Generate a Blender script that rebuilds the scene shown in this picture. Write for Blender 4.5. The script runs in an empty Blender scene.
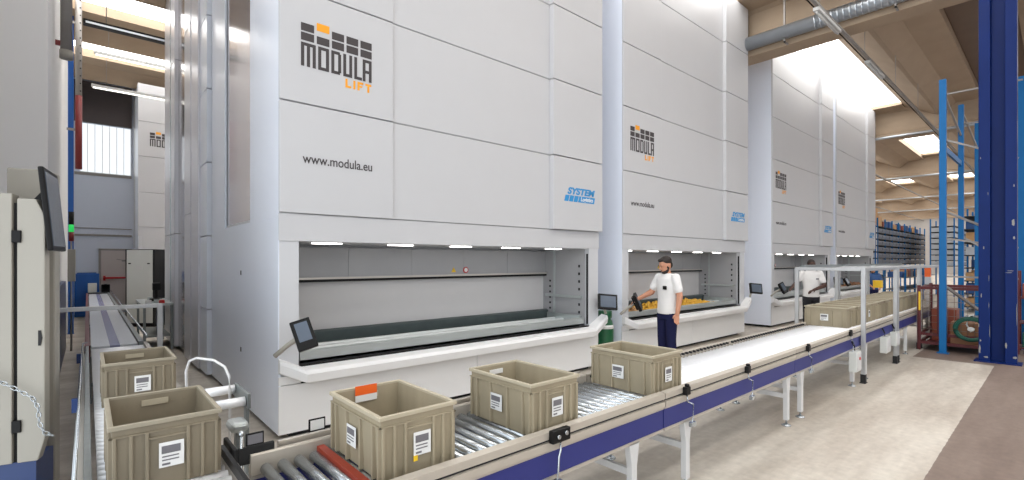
import bpy, bmesh, math, random
from mathutils import Vector, Matrix, Euler
random.seed(7)
SC = bpy.context.scene
COL = SC.collection
PI = math.pi

# ------------------------------------------------------------------ camera, world, exposure
cam_d = bpy.data.cameras.new('camera')
cam_d.sensor_fit = 'HORIZONTAL'; cam_d.sensor_width = 36.0
cam_d.lens = 482.6/1024*36.0
cam_d.shift_y = 21/1024
cam_d.clip_start = .05; cam_d.clip_end = 300
cam = bpy.data.objects.new('camera', cam_d); COL.objects.link(cam)
cam.location = (0, 0, 1.68)
cam.rotation_euler = (math.radians(90), 0, math.radians(-41.37))
SC.camera = cam
SC.view_settings.view_transform = 'Standard'
SC.view_settings.look = 'None'
SC.view_settings.gamma = 1
SC.view_settings.use_curve_mapping = False
SC.view_settings.exposure = 0.50
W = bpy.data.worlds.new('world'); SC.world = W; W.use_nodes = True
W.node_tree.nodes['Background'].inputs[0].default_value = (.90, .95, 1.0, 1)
# sky light; brighter lobe added towards -x to light the machine sides, no doors there
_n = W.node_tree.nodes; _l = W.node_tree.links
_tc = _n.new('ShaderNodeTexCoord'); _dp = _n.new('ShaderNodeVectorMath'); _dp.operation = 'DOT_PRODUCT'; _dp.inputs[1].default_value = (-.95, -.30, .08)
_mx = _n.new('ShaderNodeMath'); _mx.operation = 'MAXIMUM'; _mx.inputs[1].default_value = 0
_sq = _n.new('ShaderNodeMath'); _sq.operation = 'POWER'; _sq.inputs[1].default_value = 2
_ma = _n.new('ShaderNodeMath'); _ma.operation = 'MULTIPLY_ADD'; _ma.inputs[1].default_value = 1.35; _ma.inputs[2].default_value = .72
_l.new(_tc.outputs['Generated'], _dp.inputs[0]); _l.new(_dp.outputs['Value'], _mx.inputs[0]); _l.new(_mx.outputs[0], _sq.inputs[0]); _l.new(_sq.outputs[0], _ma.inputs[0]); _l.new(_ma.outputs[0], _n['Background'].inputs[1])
SKYLIGHT = 4.2

def area(name, loc, rot, sx, sy, power, color=(1, 1, 1)):
    l = bpy.data.lights.new(name, 'AREA'); l.shape = 'RECTANGLE'; l.size = sx; l.size_y = sy
    l.energy = power; l.color = color
    o = bpy.data.objects.new(name, l); COL.objects.link(o); o.location = loc; o.rotation_euler = rot
    return o

# ------------------------------------------------------------------ materials
def srgb(r, g, b):
    f = lambda c: (c/255/12.92) if c/255 <= .04045 else ((c/255+.055)/1.055)**2.4
    return (f(r), f(g), f(b), 1)
ROWN = ['lowest', 'second', 'third', 'fourth', 'fifth', 'sixth', 'seventh', 'eighth']
ORD = ['first', 'second', 'third', 'fourth', 'fifth', 'sixth', 'seventh', 'eighth', 'ninth', 'tenth', 'eleventh', 'twelfth', 'thirteenth', 'fourteenth', 'fifteenth', 'sixteenth', 'seventeenth', 'eighteenth']
MATS = {}
def mat(name, rgb, rough=.5, metal=0.0, var=.06, scale=6.0, bump=0.0, emit=0, coat=0.0, stretch=None, detail=4):
    m = bpy.data.materials.new(name); m.use_nodes = True
    nt = m.node_tree; N = nt.nodes; L = nt.links
    p = N['Principled BSDF']; c = srgb(*rgb)
    p.inputs['Roughness'].default_value = rough; p.inputs['Metallic'].default_value = metal
    p.inputs['Coat Weight'].default_value = coat
    if emit:
        p.inputs['Base Color'].default_value = c
        p.inputs['Emission Color'].default_value = c; p.inputs['Emission Strength'].default_value = emit
    else:
        tc = N.new('ShaderNodeTexCoord'); mp = N.new('ShaderNodeMapping')
        if stretch: mp.inputs['Scale'].default_value = stretch
        nz = N.new('ShaderNodeTexNoise'); nz.inputs['Scale'].default_value = scale; nz.inputs['Detail'].default_value = detail
        mx = N.new('ShaderNodeMix'); mx.data_type = 'RGBA'
        k1 = tuple(x*(1-var) for x in c[:3])+(1,); k2 = tuple(min(1, x*(1+var)) for x in c[:3])+(1,)
        mx.inputs[6].default_value = k1; mx.inputs[7].default_value = k2
        L.new(tc.outputs['Object'], mp.inputs[0]); L.new(mp.outputs[0], nz.inputs[0])
        L.new(nz.outputs[0], mx.inputs[0]); L.new(mx.outputs[2], p.inputs['Base Color'])
        if bump:
            b = N.new('ShaderNodeBump'); b.inputs['Strength'].default_value = bump; b.inputs['Distance'].default_value = .01
            L.new(nz.outputs[0], b.inputs['Height']); L.new(b.outputs[0], p.inputs['Normal'])
    MATS[name] = m
    return m
M = MATS
mat('panel_white', (193, 193, 195), .42, 0, .02, 3, .03)
mat('body_white', (198, 199, 202), .38, 0, .02, 3, .02)
mat('side_steel', (228, 233, 243), .28, .0, .05, 1.2, .05, stretch=(1, 1, .15))  # cool light cast on the white-grey sides is put into this bluish colour
mat('tower_light', (214, 214, 220), .28, .3, .06, 1.2, .05, stretch=(1, 1, .1))
mat('tower_shiny', (170, 166, 168), .14, .9, .08, 2, .12, stretch=(1, 1, .2))
mat('glossy_panel', (190, 184, 186), .12, .6, .10, 2.5, .10, stretch=(1, 1.5, .4))
mat('base_white', (224, 224, 224), .35, 0, .02, 3)
mat('bay_white', (205, 203, 203), .4, 0, .03, 4)
mat('bay_grey', (165, 165, 167), .45, .2, .05, 4)
mat('dark_gap', (28, 28, 30), .7)
mat('black', (15, 14, 15), .45)
mat('black_rubber', (30, 30, 31), .75)
mat('screen', (88, 98, 112), .12, 0, .1, 8)
mat('galv', (184, 190, 189), .33, .6, .14, 7, .06, stretch=(.3, 2, 2))
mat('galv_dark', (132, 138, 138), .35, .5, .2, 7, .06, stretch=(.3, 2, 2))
mat('zinc', (188, 194, 198), .24, .85, .06, 20, .02)
mat('roller_white', (240, 241, 243), .28, .15, .03, 20)
mat('roller_dark', (150, 154, 158), .22, .9, .08, 20)
mat('alu', (196, 190, 182), .33, .65, .05, 12, .03)
mat('alu_frame', (182, 183, 184), .36, .55, .05, 12, .02)
mat('rail_beige', (190, 182, 170), .4, .3, .06, 12, .03)
mat('beam_blue', (52, 56, 118), .42, 0, .10, 3)
mat('leg_white', (206, 206, 206), .45, .1, .06, 9)
mat('red_strip', (150, 52, 30), .5, 0, .1, 9)
mat('crate', (156, 145, 122), .55, 0, .26, 9, .12, stretch=(1, 1, .25))
mat('crate_old', (130, 120, 101), .58, 0, .30, 9, .12, stretch=(1, 1, .25))
mat('crate_rim', (178, 168, 146), .5, 0, .10, 14, .05)
mat('crate_rim_old', (150, 142, 124), .5, 0, .12, 14, .05)
mat('paper', (226, 226, 224), .7)
mat('print', (110, 108, 112), .7)
mat('orange', (236, 100, 30), .5)
mat('yellow', (232, 190, 40), .5)
mat('logo_dark', (58, 52, 54), .5, 0, .02)
mat('logo_orange', (240, 160, 20), .5, 0, .02)
mat('badge_blue', (40, 140, 200), .5, 0, .02)
mat('warn_red', (190, 40, 40), .5)
mat('tank_green', (22, 88, 52), .35, 0, .08, 5)
mat('yellow_goods', (222, 172, 60), .6, 0, .15, 20, .2)
mat('tan_goods', (190, 150, 105), .7, 0, .15, 20, .2)
mat('brown_goods', (150, 108, 78), .7, 0, .15, 20, .2)
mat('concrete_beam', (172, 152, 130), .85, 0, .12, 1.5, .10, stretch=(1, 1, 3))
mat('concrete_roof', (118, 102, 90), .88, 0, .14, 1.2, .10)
mat('duct', (188, 194, 200), .28, .8, .08, 6, .05)
mat('wall_white', (232, 231, 229), .6, 0, .02, .6, .02)
mat('wall_blue', (30, 56, 108), .35, 0, .12, 2)
mat('wall_back', (216, 223, 237), .6, 0, .04, 1)
mat('hall_grey', (176, 172, 168), .7, 0, .06, 1)
mat('cab_grey', (164, 160, 150), .5, 0, .03, 3)
mat('cab_grey_light', (200, 202, 198), .5, 0, .03, 3)
mat('door_beige', (196, 186, 182), .5, 0, .03, 3)
mat('bar_red', (200, 40, 44), .4)
mat('pipe_grey', (150, 146, 142), .5, .2, .08, 6)
mat('pipe_red', (120, 34, 34), .5, 0, .1, 6)
mat('post_blue', (8, 80, 156), .4, 0, .10, 5)
mat('column_blue', (8, 34, 92), .42, 0, .22, 3.5, .08, stretch=(1, 1, .6))
mat('rack_blue', (14, 100, 160), .42, 0, .08, 5)
mat('scratch', (138, 138, 134), .8)
mat('cage_red', (92, 30, 34), .5, 0, .2, 8)
mat('wire', (140, 128, 118), .5, .5)
mat('hose_green', (14, 84, 68), .5, 0, .1, 20)
mat('bin_grey', (112, 118, 128), .55, 0, .08, 6)
mat('bin_light', (188, 192, 196), .5, 0, .05, 6)
mat('cardboard', (196, 152, 104), .8, 0, .10, 5)
mat('goods_blue', (36, 76, 130), .6)
mat('goods_red', (140, 70, 50), .6)
mat('skin', (196, 140, 112), .55, 0, .05, 12)
mat('skin_dark', (74, 46, 36), .5, 0, .08, 12)
mat('hair', (38, 28, 24), .7, 0, .2, 60, .3)
mat('shirt', (226, 224, 222), .8, 0, .03, 10, .15)
mat('jeans', (32, 34, 66), .8, 0, .15, 25, .15)
mat('trousers_black', (30, 30, 36), .8, 0, .12, 25, .1)
mat('lamp_tube', (255, 252, 244), .5, emit=1.2)
mat('dark_board', (96, 88, 88), .7)
mat('bay_lamp', (255, 252, 246), .5, emit=6.0)
mat('lamp_body', (200, 200, 198), .5)
mat('glow_green', (40, 200, 90), .4, emit=.5)
mat('lens_red', (120, 30, 28), .4)

def emission(name, col, s):
    m = bpy.data.materials.new(name); m.use_nodes = True; nt = m.node_tree
    nt.nodes.clear(); o = nt.nodes.new('ShaderNodeOutputMaterial'); e = nt.nodes.new('ShaderNodeEmission')
    e.inputs[0].default_value = col; e.inputs[1].default_value = s; nt.links.new(e.outputs[0], o.inputs[0])
    M[name] = m
emission('skylight', (1, .985, .96, 1), SKYLIGHT)
emission('window_glow', (.90, .95, 1, 1), .80)
for _k, _s in (('black', .25), ('column_blue', .15), ('beam_blue', .2), ('rack_blue', .25), ('jeans', .1), ('screen', .4)):
    M[_k].node_tree.nodes['Principled BSDF'].inputs['Specular IOR Level'].default_value = _s
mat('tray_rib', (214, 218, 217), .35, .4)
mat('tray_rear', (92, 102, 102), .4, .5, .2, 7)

# floor: pale screed, with a worn brown lane painted/soiled along the right (a real change of surface at y < .7)
def floor_mat():
    m = bpy.data.materials.new('floor'); m.use_nodes = True; nt = m.node_tree; N = nt.nodes; L = nt.links
    p = N['Principled BSDF']; p.inputs['Roughness'].default_value = .55
    tc = N.new('ShaderNodeTexCoord')
    n1 = N.new('ShaderNodeTexNoise'); n1.inputs['Scale'].default_value = 1.1; n1.inputs['Detail'].default_value = 8; n1.inputs['Roughness'].default_value = .65
    n2 = N.new('ShaderNodeTexNoise'); n2.inputs['Scale'].default_value = 14; n2.inputs['Detail'].default_value = 5
    mp2 = N.new('ShaderNodeMapping'); mp2.inputs['Scale'].default_value = (.35, 1.6, 1)
    L.new(tc.outputs['Object'], mp2.inputs[0]); L.new(mp2.outputs[0], n1.inputs[0]); L.new(tc.outputs['Object'], n2.inputs[0])
    r1 = N.new('ShaderNodeValToRGB'); r1.color_ramp.elements[0].position = .33; r1.color_ramp.elements[1].position = .62
    r1.color_ramp.elements[0].color = srgb(180, 168, 154); r1.color_ramp.elements[1].color = srgb(218, 210, 198)
    L.new(n1.outputs[0], r1.inputs[0])
    r2 = N.new('ShaderNodeValToRGB'); r2.color_ramp.elements[0].position = .3; r2.color_ramp.elements[1].position = .7
    r2.color_ramp.elements[0].color = srgb(112, 94, 84); r2.color_ramp.elements[1].color = srgb(152, 134, 122)
    L.new(n1.outputs[0], r2.inputs[0])
    sp = N.new('ShaderNodeSeparateXYZ'); L.new(tc.outputs['Object'], sp.inputs[0])
    ad = N.new('ShaderNodeMath'); ad.operation = 'MULTIPLY_ADD'; ad.inputs[1].default_value = .012; L.new(n2.outputs[0], ad.inputs[0]); L.new(sp.outputs[1], ad.inputs[2])
    lt = N.new('ShaderNodeMath'); lt.operation = 'LESS_THAN'; lt.inputs[1].default_value = .70; L.new(ad.outputs[0], lt.inputs[0])
    gx = N.new('ShaderNodeMath'); gx.operation = 'GREATER_THAN'; gx.inputs[1].default_value = 10.9; L.new(sp.outputs[0], gx.inputs[0])
    mxx = N.new('ShaderNodeMath'); mxx.operation = 'MAXIMUM'; L.new(lt.outputs[0], mxx.inputs[0])
    gy = N.new('ShaderNodeMath'); gy.operation = 'LESS_THAN'; gy.inputs[1].default_value = 1.72; L.new(ad.outputs[0], gy.inputs[0])
    an = N.new('ShaderNodeMath'); an.operation = 'MULTIPLY'; L.new(gx.outputs[0], an.inputs[0]); L.new(gy.outputs[0], an.inputs[1]); L.new(an.outputs[0], mxx.inputs[1])
    mx = N.new('ShaderNodeMix'); mx.data_type = 'RGBA'; L.new(mxx.outputs[0], mx.inputs[0]); L.new(r1.outputs[0], mx.inputs[6]); L.new(r2.outputs[0], mx.inputs[7])
    m2 = N.new('ShaderNodeMix'); m2.data_type = 'RGBA'; m2.blend_type = 'MULTIPLY'; m2.inputs[0].default_value = .35
    L.new(mx.outputs[2], m2.inputs[6]); L.new(n2.outputs[0], m2.inputs[7]); L.new(m2.outputs[2], p.inputs['Base Color'])
    b = N.new('ShaderNodeBump'); b.inputs['Strength'].default_value = .08; L.new(n2.outputs[0], b.inputs['Height']); L.new(b.outputs[0], p.inputs['Normal'])
    M['floor'] = m
floor_mat()
def belt_mat():
    m = bpy.data.materials.new('belt'); m.use_nodes = True; nt = m.node_tree; N = nt.nodes; L = nt.links
    p = N['Principled BSDF']; p.inputs['Roughness'].default_value = .22; p.inputs['Base Color'].default_value = srgb(226, 228, 232)
    tc = N.new('ShaderNodeTexCoord'); wv = N.new('ShaderNodeTexWave'); wv.bands_direction = 'Y'; wv.inputs['Scale'].default_value = 4.5
    L.new(tc.outputs['Object'], wv.inputs[0])
    sp = N.new('ShaderNodeSeparateXYZ'); L.new(tc.outputs['Object'], sp.inputs[0])
    a = N.new('ShaderNodeMath'); a.operation = 'ABSOLUTE'; L.new(sp.outputs[0], a.inputs[0])
    c = N.new('ShaderNodeMath'); c.operation = 'LESS_THAN'; c.inputs[1].default_value = .045; L.new(a.outputs[0], c.inputs[0])
    mx = N.new('ShaderNodeMix'); mx.data_type = 'RGBA'; mx.inputs[6].default_value = srgb(224, 228, 234); mx.inputs[7].default_value = srgb(150, 152, 186)  # bluish centre band is a reflection painted into the belt colour
    L.new(c.outputs[0], mx.inputs[0])
    m2 = N.new('ShaderNodeMix'); m2.data_type = 'RGBA'; m2.blend_type = 'MULTIPLY'; m2.inputs[0].default_value = .25
    L.new(mx.outputs[2], m2.inputs[6]); L.new(wv.outputs[0], m2.inputs[7]); L.new(m2.outputs[2], p.inputs['Base Color'])
    M['belt'] = m
belt_mat()

# ------------------------------------------------------------------ mesh helpers
class MB:
    def __init__(s): s.bm = bmesh.new()
    def box(s, x0, x1, y0, y1, z0, z1):
        v = [s.bm.verts.new(p) for p in ((x0,y0,z0),(x1,y0,z0),(x1,y1,z0),(x0,y1,z0),(x0,y0,z1),(x1,y0,z1),(x1,y1,z1),(x0,y1,z1))]
        for f in ((3,2,1,0),(4,5,6,7),(0,1,5,4),(1,2,6,5),(2,3,7,6),(3,0,4,7)): s.bm.faces.new([v[i] for i in f])
        return s
    def hexa(s, b, t):
        v = [s.bm.verts.new(p) for p in list(b)+list(t)]
        for f in ((3,2,1,0),(4,5,6,7),(0,1,5,4),(1,2,6,5),(2,3,7,6),(3,0,4,7)): s.bm.faces.new([v[i] for i in f])
        return s
    def _basis(s, d):
        d = d.normalized(); u = d.orthogonal().normalized()
        if abs(d.z) < .999:
            u = Vector((0, 0, 1)).cross(d).normalized()
        return u, d.cross(u)
    def cyl(s, p0, p1, r, r2=None, n=16, caps=True):
        p0 = Vector(p0); p1 = Vector(p1); u, w = s._basis(p1-p0); r2 = r if r2 is None else r2
        A = []; B = []
        for i in range(n):
            a = 2*PI*i/n; q = u*math.cos(a)+w*math.sin(a)
            A.append(s.bm.verts.new(p0+q*r)); B.append(s.bm.verts.new(p1+q*r2))
        for i in range(n):
            f = s.bm.faces.new((A[i], A[(i+1)%n], B[(i+1)%n], B[i])); f.smooth = True
        if caps:
            s.bm.faces.new(A[::-1]); s.bm.faces.new(B)
        return s
    def tube(s, pts, r, n=10, closed=False):
        pts = [Vector(p) for p in pts]; rings = []; N = len(pts)
        for i, p in enumerate(pts):
            if closed: d = pts[(i+1)%N]-pts[i-1]
            else: d = pts[min(i+1, N-1)]-pts[max(i-1, 0)]
            u, w = s._basis(d)
            rings.append([s.bm.verts.new(p+(u*math.cos(2*PI*k/n)+w*math.sin(2*PI*k/n))*r) for k in range(n)])
        for i in range(N if closed else N-1):
            a, b = rings[i], rings[(i+1)%N]
            for k in range(n):
                f = s.bm.faces.new((a[k], a[(k+1)%n], b[(k+1)%n], b[k])); f.smooth = True
        if not closed:
            s.bm.faces.new(rings[0][::-1]); s.bm.faces.new(rings[-1])
        return s
    def bar(s, p0, p1, w, h, up=(0, 0, 1)):
        p0 = Vector(p0); p1 = Vector(p1); d = (p1-p0).normalized(); up = Vector(up)
        u = d.cross(up)
        if u.length < 1e-4: u = d.cross(Vector((1, 0, 0)))
        u.normalize(); v = u.cross(d).normalized()
        c = [(-w/2, -h/2), (w/2, -h/2), (w/2, h/2), (-w/2, h/2)]
        return s.hexa([p0+u*a+v*b for a, b in c], [p1+u*a+v*b for a, b in c])
    def prism(s, prof, axis, a0, a1):
        """prof: closed 2-D polygon; axis 'x': prof=(y,z); 'y': prof=(x,z); 'z': prof=(x,y)"""
        def P(p, a):
            return {'x': (a, p[0], p[1]), 'y': (p[0], a, p[1]), 'z': (p[0], p[1], a)}[axis]
        A = [s.bm.verts.new(P(p, a0)) for p in prof]; B = [s.bm.verts.new(P(p, a1)) for p in prof]
        n = len(prof)
        for i in range(n): s.bm.faces.new((A[i], A[(i+1)%n], B[(i+1)%n], B[i]))
        s.bm.faces.new(A[::-1]); s.bm.faces.new(B)
        return s
    def lathe(s, prof, c=(0, 0, 0), n=24):
        rings = []
        for r, z in prof:
            rings.append([s.bm.verts.new((c[0]+r*math.cos(2*PI*k/n), c[1]+r*math.sin(2*PI*k/n), c[2]+z)) for k in range(n)])
        for a, b in zip(rings, rings[1:]):
            for k in range(n):
                f = s.bm.faces.new((a[k], a[(k+1)%n], b[(k+1)%n], b[k])); f.smooth = True
        s.bm.faces.new(rings[0][::-1]); s.bm.faces.new(rings[-1])
        return s
    def ball(s, c, r, sc=(1, 1, 1), u=16, v=10, rot=None):
        mt = rot.to_matrix() if rot else Matrix.Identity(3); c = Vector(c)
        P = lambda x, y, z: s.bm.verts.new(c+mt @ Vector((x*sc[0]*r, y*sc[1]*r, z*sc[2]*r)))
        top = P(0, 0, 1); bot = P(0, 0, -1)
        rings = [[P(math.sin(PI*i/v)*math.cos(2*PI*k/u), math.sin(PI*i/v)*math.sin(2*PI*k/u), math.cos(PI*i/v)) for k in range(u)] for i in range(1, v)]
        F = s.bm.faces.new
        for k in range(u):
            F((top, rings[0][k], rings[0][(k+1) % u])).smooth = True
            F((bot, rings[-1][(k+1) % u], rings[-1][k])).smooth = True
            for A, B in zip(rings, rings[1:]): F((A[k], B[k], B[(k+1) % u], A[(k+1) % u])).smooth = True
        return s
    def xf(s, mtx):
        bmesh.ops.transform(s.bm, matrix=mtx, verts=s.bm.verts); return s
    def build(s, name, m, parent=None, bevel=0, seg=2, loc=None):
        bmesh.ops.recalc_face_normals(s.bm, faces=s.bm.faces)
        me = bpy.data.meshes.new(name); s.bm.to_mesh(me); s.bm.free()
        me.materials.append(M[m] if isinstance(m, str) else m)
        o = bpy.data.objects.new(name, me); COL.objects.link(o)
        if parent: o.parent = parent
        if loc: o.location = loc
        if bevel:
            b = o.modifiers.new('bevel', 'BEVEL'); b.width = bevel; b.segments = seg; b.limit_method = 'ANGLE'
        return o
def box(name, m, parent, *b, bevel=0):
    return MB().box(*b).build(name, m, parent, bevel)
def empty(name, loc=(0, 0, 0), rz=0):
    o = bpy.data.objects.new(name, None); COL.objects.link(o); o.location = loc; o.rotation_euler = (0, 0, rz)
    o.empty_display_size = .1
    return o
def tag(o, label=None, cat=None, group=None, kind=None):
    if label: o['label'] = label
    if cat: o['category'] = cat
    if group: o['group'] = group
    if kind: o['kind'] = kind
    return o
def thing(name, label, cat, loc=(0, 0, 0), rz=0, group=None):
    return tag(empty(name, loc, rz), label, cat, group)
def copy_tree(o, parent=None):
    c = o.copy(); COL.objects.link(c)
    if parent is not None: c.parent = parent
    for ch in list(KIDS(o)): copy_tree(ch, c)
    return c
def KIDS(o):
    return [x for x in COL.objects if x.parent == o]
def struct(o): o['kind'] = 'structure'; return o

def text_mesh(s, txt, size, parent, m, name, loc, bold=0.0, width=None, shear=0, spacing=1.0):
    """lettering lying in the xz plane, reading towards +x, facing -y"""
    c = bpy.data.curves.new(name, 'FONT'); c.body = txt; c.size = size; c.offset = bold; c.extrude = .001; c.shear = shear
    c.space_character = spacing
    t = bpy.data.objects.new(name, c); COL.objects.link(t)
    dg = bpy.context.evaluated_depsgraph_get(); dg.update()
    me = bpy.data.meshes.new_from_object(t.evaluated_get(dg)); bpy.data.objects.remove(t)
    xs = [v.co.x for v in me.vertices]
    k = 1.0
    if width: k = width/(max(xs)-min(xs))
    x0 = min(xs)
    for v in me.vertices:
        x, y, z = v.co; v.co = ((x-x0)*k, -z, y)
    me.name = name; me.materials.clear(); me.materials.append(M[m])
    o = bpy.data.objects.new(name, me); COL.objects.link(o); o.parent = parent; o.location = loc
    return o

# ------------------------------------------------------------------ setting
struct(MB().box(-.6, 80, -14, 20.7, -.12, 0).build('floor', 'floor'))
struct(MB().box(-.95, -.36, 8.2, 20.7, 0, 8.2).box(-.95, -.82, 4.4, 8.2, 0, 8.2).build('wall_left', 'wall_white'))  # near end cut back so the added side light gets in
struct(MB().box(-.36, -.30, 8.2, 12.5, 0.02, 1.30).box(-.82, -.30, 5.4, 8.2, .02, 1.30).build('trim_1', 'wall_blue'))
wb = MB()
wb.box(-.6, -.17, 20.5, 20.7, 0, 8.2).box(1.1, 80, 20.5, 20.7, 0, 8.2).box(-.17, 1.1, 20.5, 20.7, 0, 4.5).box(-.17, 1.1, 20.5, 20.7, 6.08, 8.2)
struct(wb.build('wall_back', 'wall_back'))
struct(MB().box(80, 80.2, -14, 20.7, 0, 8.2).build('wall_end', 'hall_grey'))
struct(MB().box(-.36, 1.12, 20.44, 20.5, 6.1, 7.4).build('trim_2', 'dark_board'))
struct(MB().box(-.30, 1.12, 20.46, 20.5, 2.48, 2.54).box(-.30, 1.12, 20.46, 20.5, 4.42, 4.50).box(-.3, 1.12, 20.47, 20.5, 2.72, 2.74).build('trim_3', 'pipe_grey'))
w1 = empty('window_1', (0, 0, 0)); struct(w1)
MB().box(-.17, 1.1, 20.56, 20.58, 4.5, 6.08).build('pane', 'window_glow', w1)
fr = MB()
for i in range(8): fr.box(-.17+i*.1814-.006, -.17+i*.1814+.006, 20.53, 20.56, 4.5, 6.08)
fr.box(-.17, 1.1, 20.52, 20.56, 4.5, 4.53)
fr.build('window_frame', 'lamp_body', w1)
d1 = empty('door_1', (.31, 20.44, 0)); struct(d1)
box('door_leaf', 'door_beige', d1, .03, .93, 0, .05, .02, 2.02, bevel=.004)
MB().box(-.03, .03, -.02, .06, 0, 2.08).box(.93, .99, -.02, .06, 0, 2.08).box(-.03, .99, -.02, .06, 2.02, 2.08).build('door_frame', 'pipe_grey', d1)
MB().cyl((.08, -.06, 1.13), (.9, -.06, 1.13), .03).box(.08, .14, -.06, 0, 1.05, 1.2).box(.84, .9, -.06, 0, 1.05, 1.2).build('push_bar', 'bar_red', d1)
MB().box(.55, .8, -.05, 0, 1.66, 1.72).bar((.6, -.05, 1.7), (.42, -.02, 1.74), .02, .02).build('door_closer', 'pipe_grey', d1)

# roof: precast joists along x carried by girders along y, translucent strips between them
roof = empty('ceiling', (0, 0, 0)); struct(roof)
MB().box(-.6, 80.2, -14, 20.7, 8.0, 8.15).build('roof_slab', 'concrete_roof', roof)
GX = [0.0, 11.7, 23.4, 35.1, 46.8, 58.5, 70.2]
centres = [4.42+3.2*k for k in range(-5, 6)]
for k, yc in enumerate(centres):
    e = yc-.57                       # near edge of this light strip
    prof = [(e, 8.0), (e, 7.5), (e-.9, 7.02), (e-1.0, 7.02), (e-1.4, 7.34), (e-2.05, 7.34), (e-2.05, 8.0)]
    for bi in range(len(GX)):
        x0 = GX[bi]+.12 if bi else -.35; x1 = (GX[bi+1] if bi+1 < len(GX) else 80.0)-.12
        if x1 < x0: continue
        MB().prism(prof, 'x', x0, x1).build('joist', 'concrete_beam', roof)
        # cross ribs closing the light strips near each girder
wn = 2
for k, yc in enumerate(centres):
    if yc > 19: continue
    for bi in range(len(GX)):
        x0 = GX[bi]; x1 = GX[bi+1] if bi+1 < len(GX) else 80.0
        if 0 < yc < 2 and bi > 0:
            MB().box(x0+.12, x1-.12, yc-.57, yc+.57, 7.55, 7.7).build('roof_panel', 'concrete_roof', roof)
            continue
        if bi == 0: xa, xb = (.5, 11.0) if abs(yc-4.42) > 1 else (8.5, 11.0)
        if bi == 0 and yc > 6: xa = -.3
        else: xa, xb = x0+.9, x1-.9
        o = struct(MB().box(xa, xb, yc-.575, yc+.575, 7.56, 7.58).build('window_%d' % wn, 'skylight')); wn += 1
        m = MB()
        if xa > x0+.12 or bi == 0: m.box(x0+.12 if bi else -.35, xa, yc-.57, yc+.57, 7.45, 7.9)
        m.box(xb, x1-.12, yc-.57, yc+.57, 7.45, 7.9)
        m.build('cross_rib', 'concrete_beam', roof)
for gx in GX[1:]:
    m = MB()
    m.prism([(gx-.11, 6.62), (gx-.26, 6.56), (gx-.26, 6.38), (gx+.26, 6.38), (gx+.26, 6.56), (gx+.11, 6.62), (gx+.11, 7.4), (gx+.3, 7.5), (gx+.3, 7.95), (gx-.3, 7.95), (gx-.3, 7.5), (gx-.11, 7.4)], 'y', -13, 20.4)
    m.build('girder', 'concrete_beam', roof)

# ------------------------------------------------------------------ lift storage machines
def logo(parent, x, z, y):
    """grid-and-wordmark logo, .71 wide, top left corner at x, z"""
    lg = MB(); og = MB()
    cw, gp, ch = .122, .025, .075
    for c in range(5):
        for r in range(2):
            zz = z-r*(ch+.015)
            if c == 1 and r == 0: og.box(x+c*(cw+gp), x+c*(cw+gp)+cw, y-.002, y, zz-ch+.038, zz+.038)
            else: lg.box(x+c*(cw+gp), x+c*(cw+gp)+cw, y-.002, y, zz-ch, zz)
    zt = z-2*ch-.035; H = .225; st = .030
    def bx(a, b, c, d): lg.box(x+a, x+b, y-.002, y, zt-H+c, zt-H+d)
    # M
    bx(0, st, 0, H); bx(.054, .054+st, 0, H-st); bx(.108, .108+st, 0, H); bx(st, .108, H-st, H)
    # O
    o = .160; w = .105
    bx(o, o+st, 0, H); bx(o+w-st, o+w, 0, H); bx(o+st, o+w-st, 0, st); bx(o+st, o+w-st, H-st, H)
    # D
    o = .288; w = .098
    bx(o, o+st, 0, H); bx(o+w-st, o+w, .02, H-.02); bx(o+st, o+w-.012, 0, st); bx(o+st, o+w-.012, H-st, H)
    # U
    o = .408; w = .092
    bx(o, o+st, 0, H); bx(o+w-st, o+w, 0, H); bx(o+st, o+w-st, 0, st)
    # L
    o = .522; w = .082
    bx(o, o+st, 0, H); bx(o+st, o+w, 0, st)
    # A
    o = .612; w = .097
    bx(o, o+st, 0, H); bx(o+w-st, o+w, 0, H); bx(o+st, o+w-st, H-st, H); bx(o+st, o+w-st, .085, .085+st)
    a = lg.build('logo', 'logo_dark', parent)
    zb = zt-H-.02; h = .088; t = .022
    def ob(a_, b_, c, d): og.box(x+a_, x+b_, y-.002, y, zb-h+c, zb-h+d)
    ob(.43, .43+t, 0, h); ob(.452, .49, 0, t)
    ob(.512, .512+t, 0, h)
    ob(.556, .556+t, 0, h); ob(.578, .618, h-t, h); ob(.578, .608, .034, .034+t*.8)
    ob(.640, .706, h-t, h); ob(.662, .662+t, 0, h-t)
    og.build('logo_accent', 'logo_orange', a)
    return a
def badge(parent, x, z, y):
    b = MB()
    sl = .03
    b.prism([(x, z), (x+.085, z), (x+.085-sl, z-.09), (x-sl, z-.09)], 'y', y-.002, y)
    b.prism([(x+.10, z), (x+.185, z), (x+.185-sl, z-.09), (x+.10-sl, z-.09)], 'y', y-.002, y)
    b.prism([(x+.20, z), (x+.285, z), (x+.285-sl, z-.09), (x+.20-sl, z-.09)], 'y', y-.002, y)
    b.prism([(x+.30, z), (x+.66, z), (x+.64, z-.09), (x+.30-sl, z-.09)], 'y', y-.002, y)
    o = b.build('badge', 'badge_blue', parent)
    text_mesh(None, 'Logistics', .085, o, 'paper', 'badge_lettering', (x+.33, y-.004, z-.068), .002, .28, .2)
    text_mesh(None, 'SYSTEM', .13, o, 'badge_blue', 'badge_title', (x+.04, y-.001, z+.022), .006, .62, .25)
    return o
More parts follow.
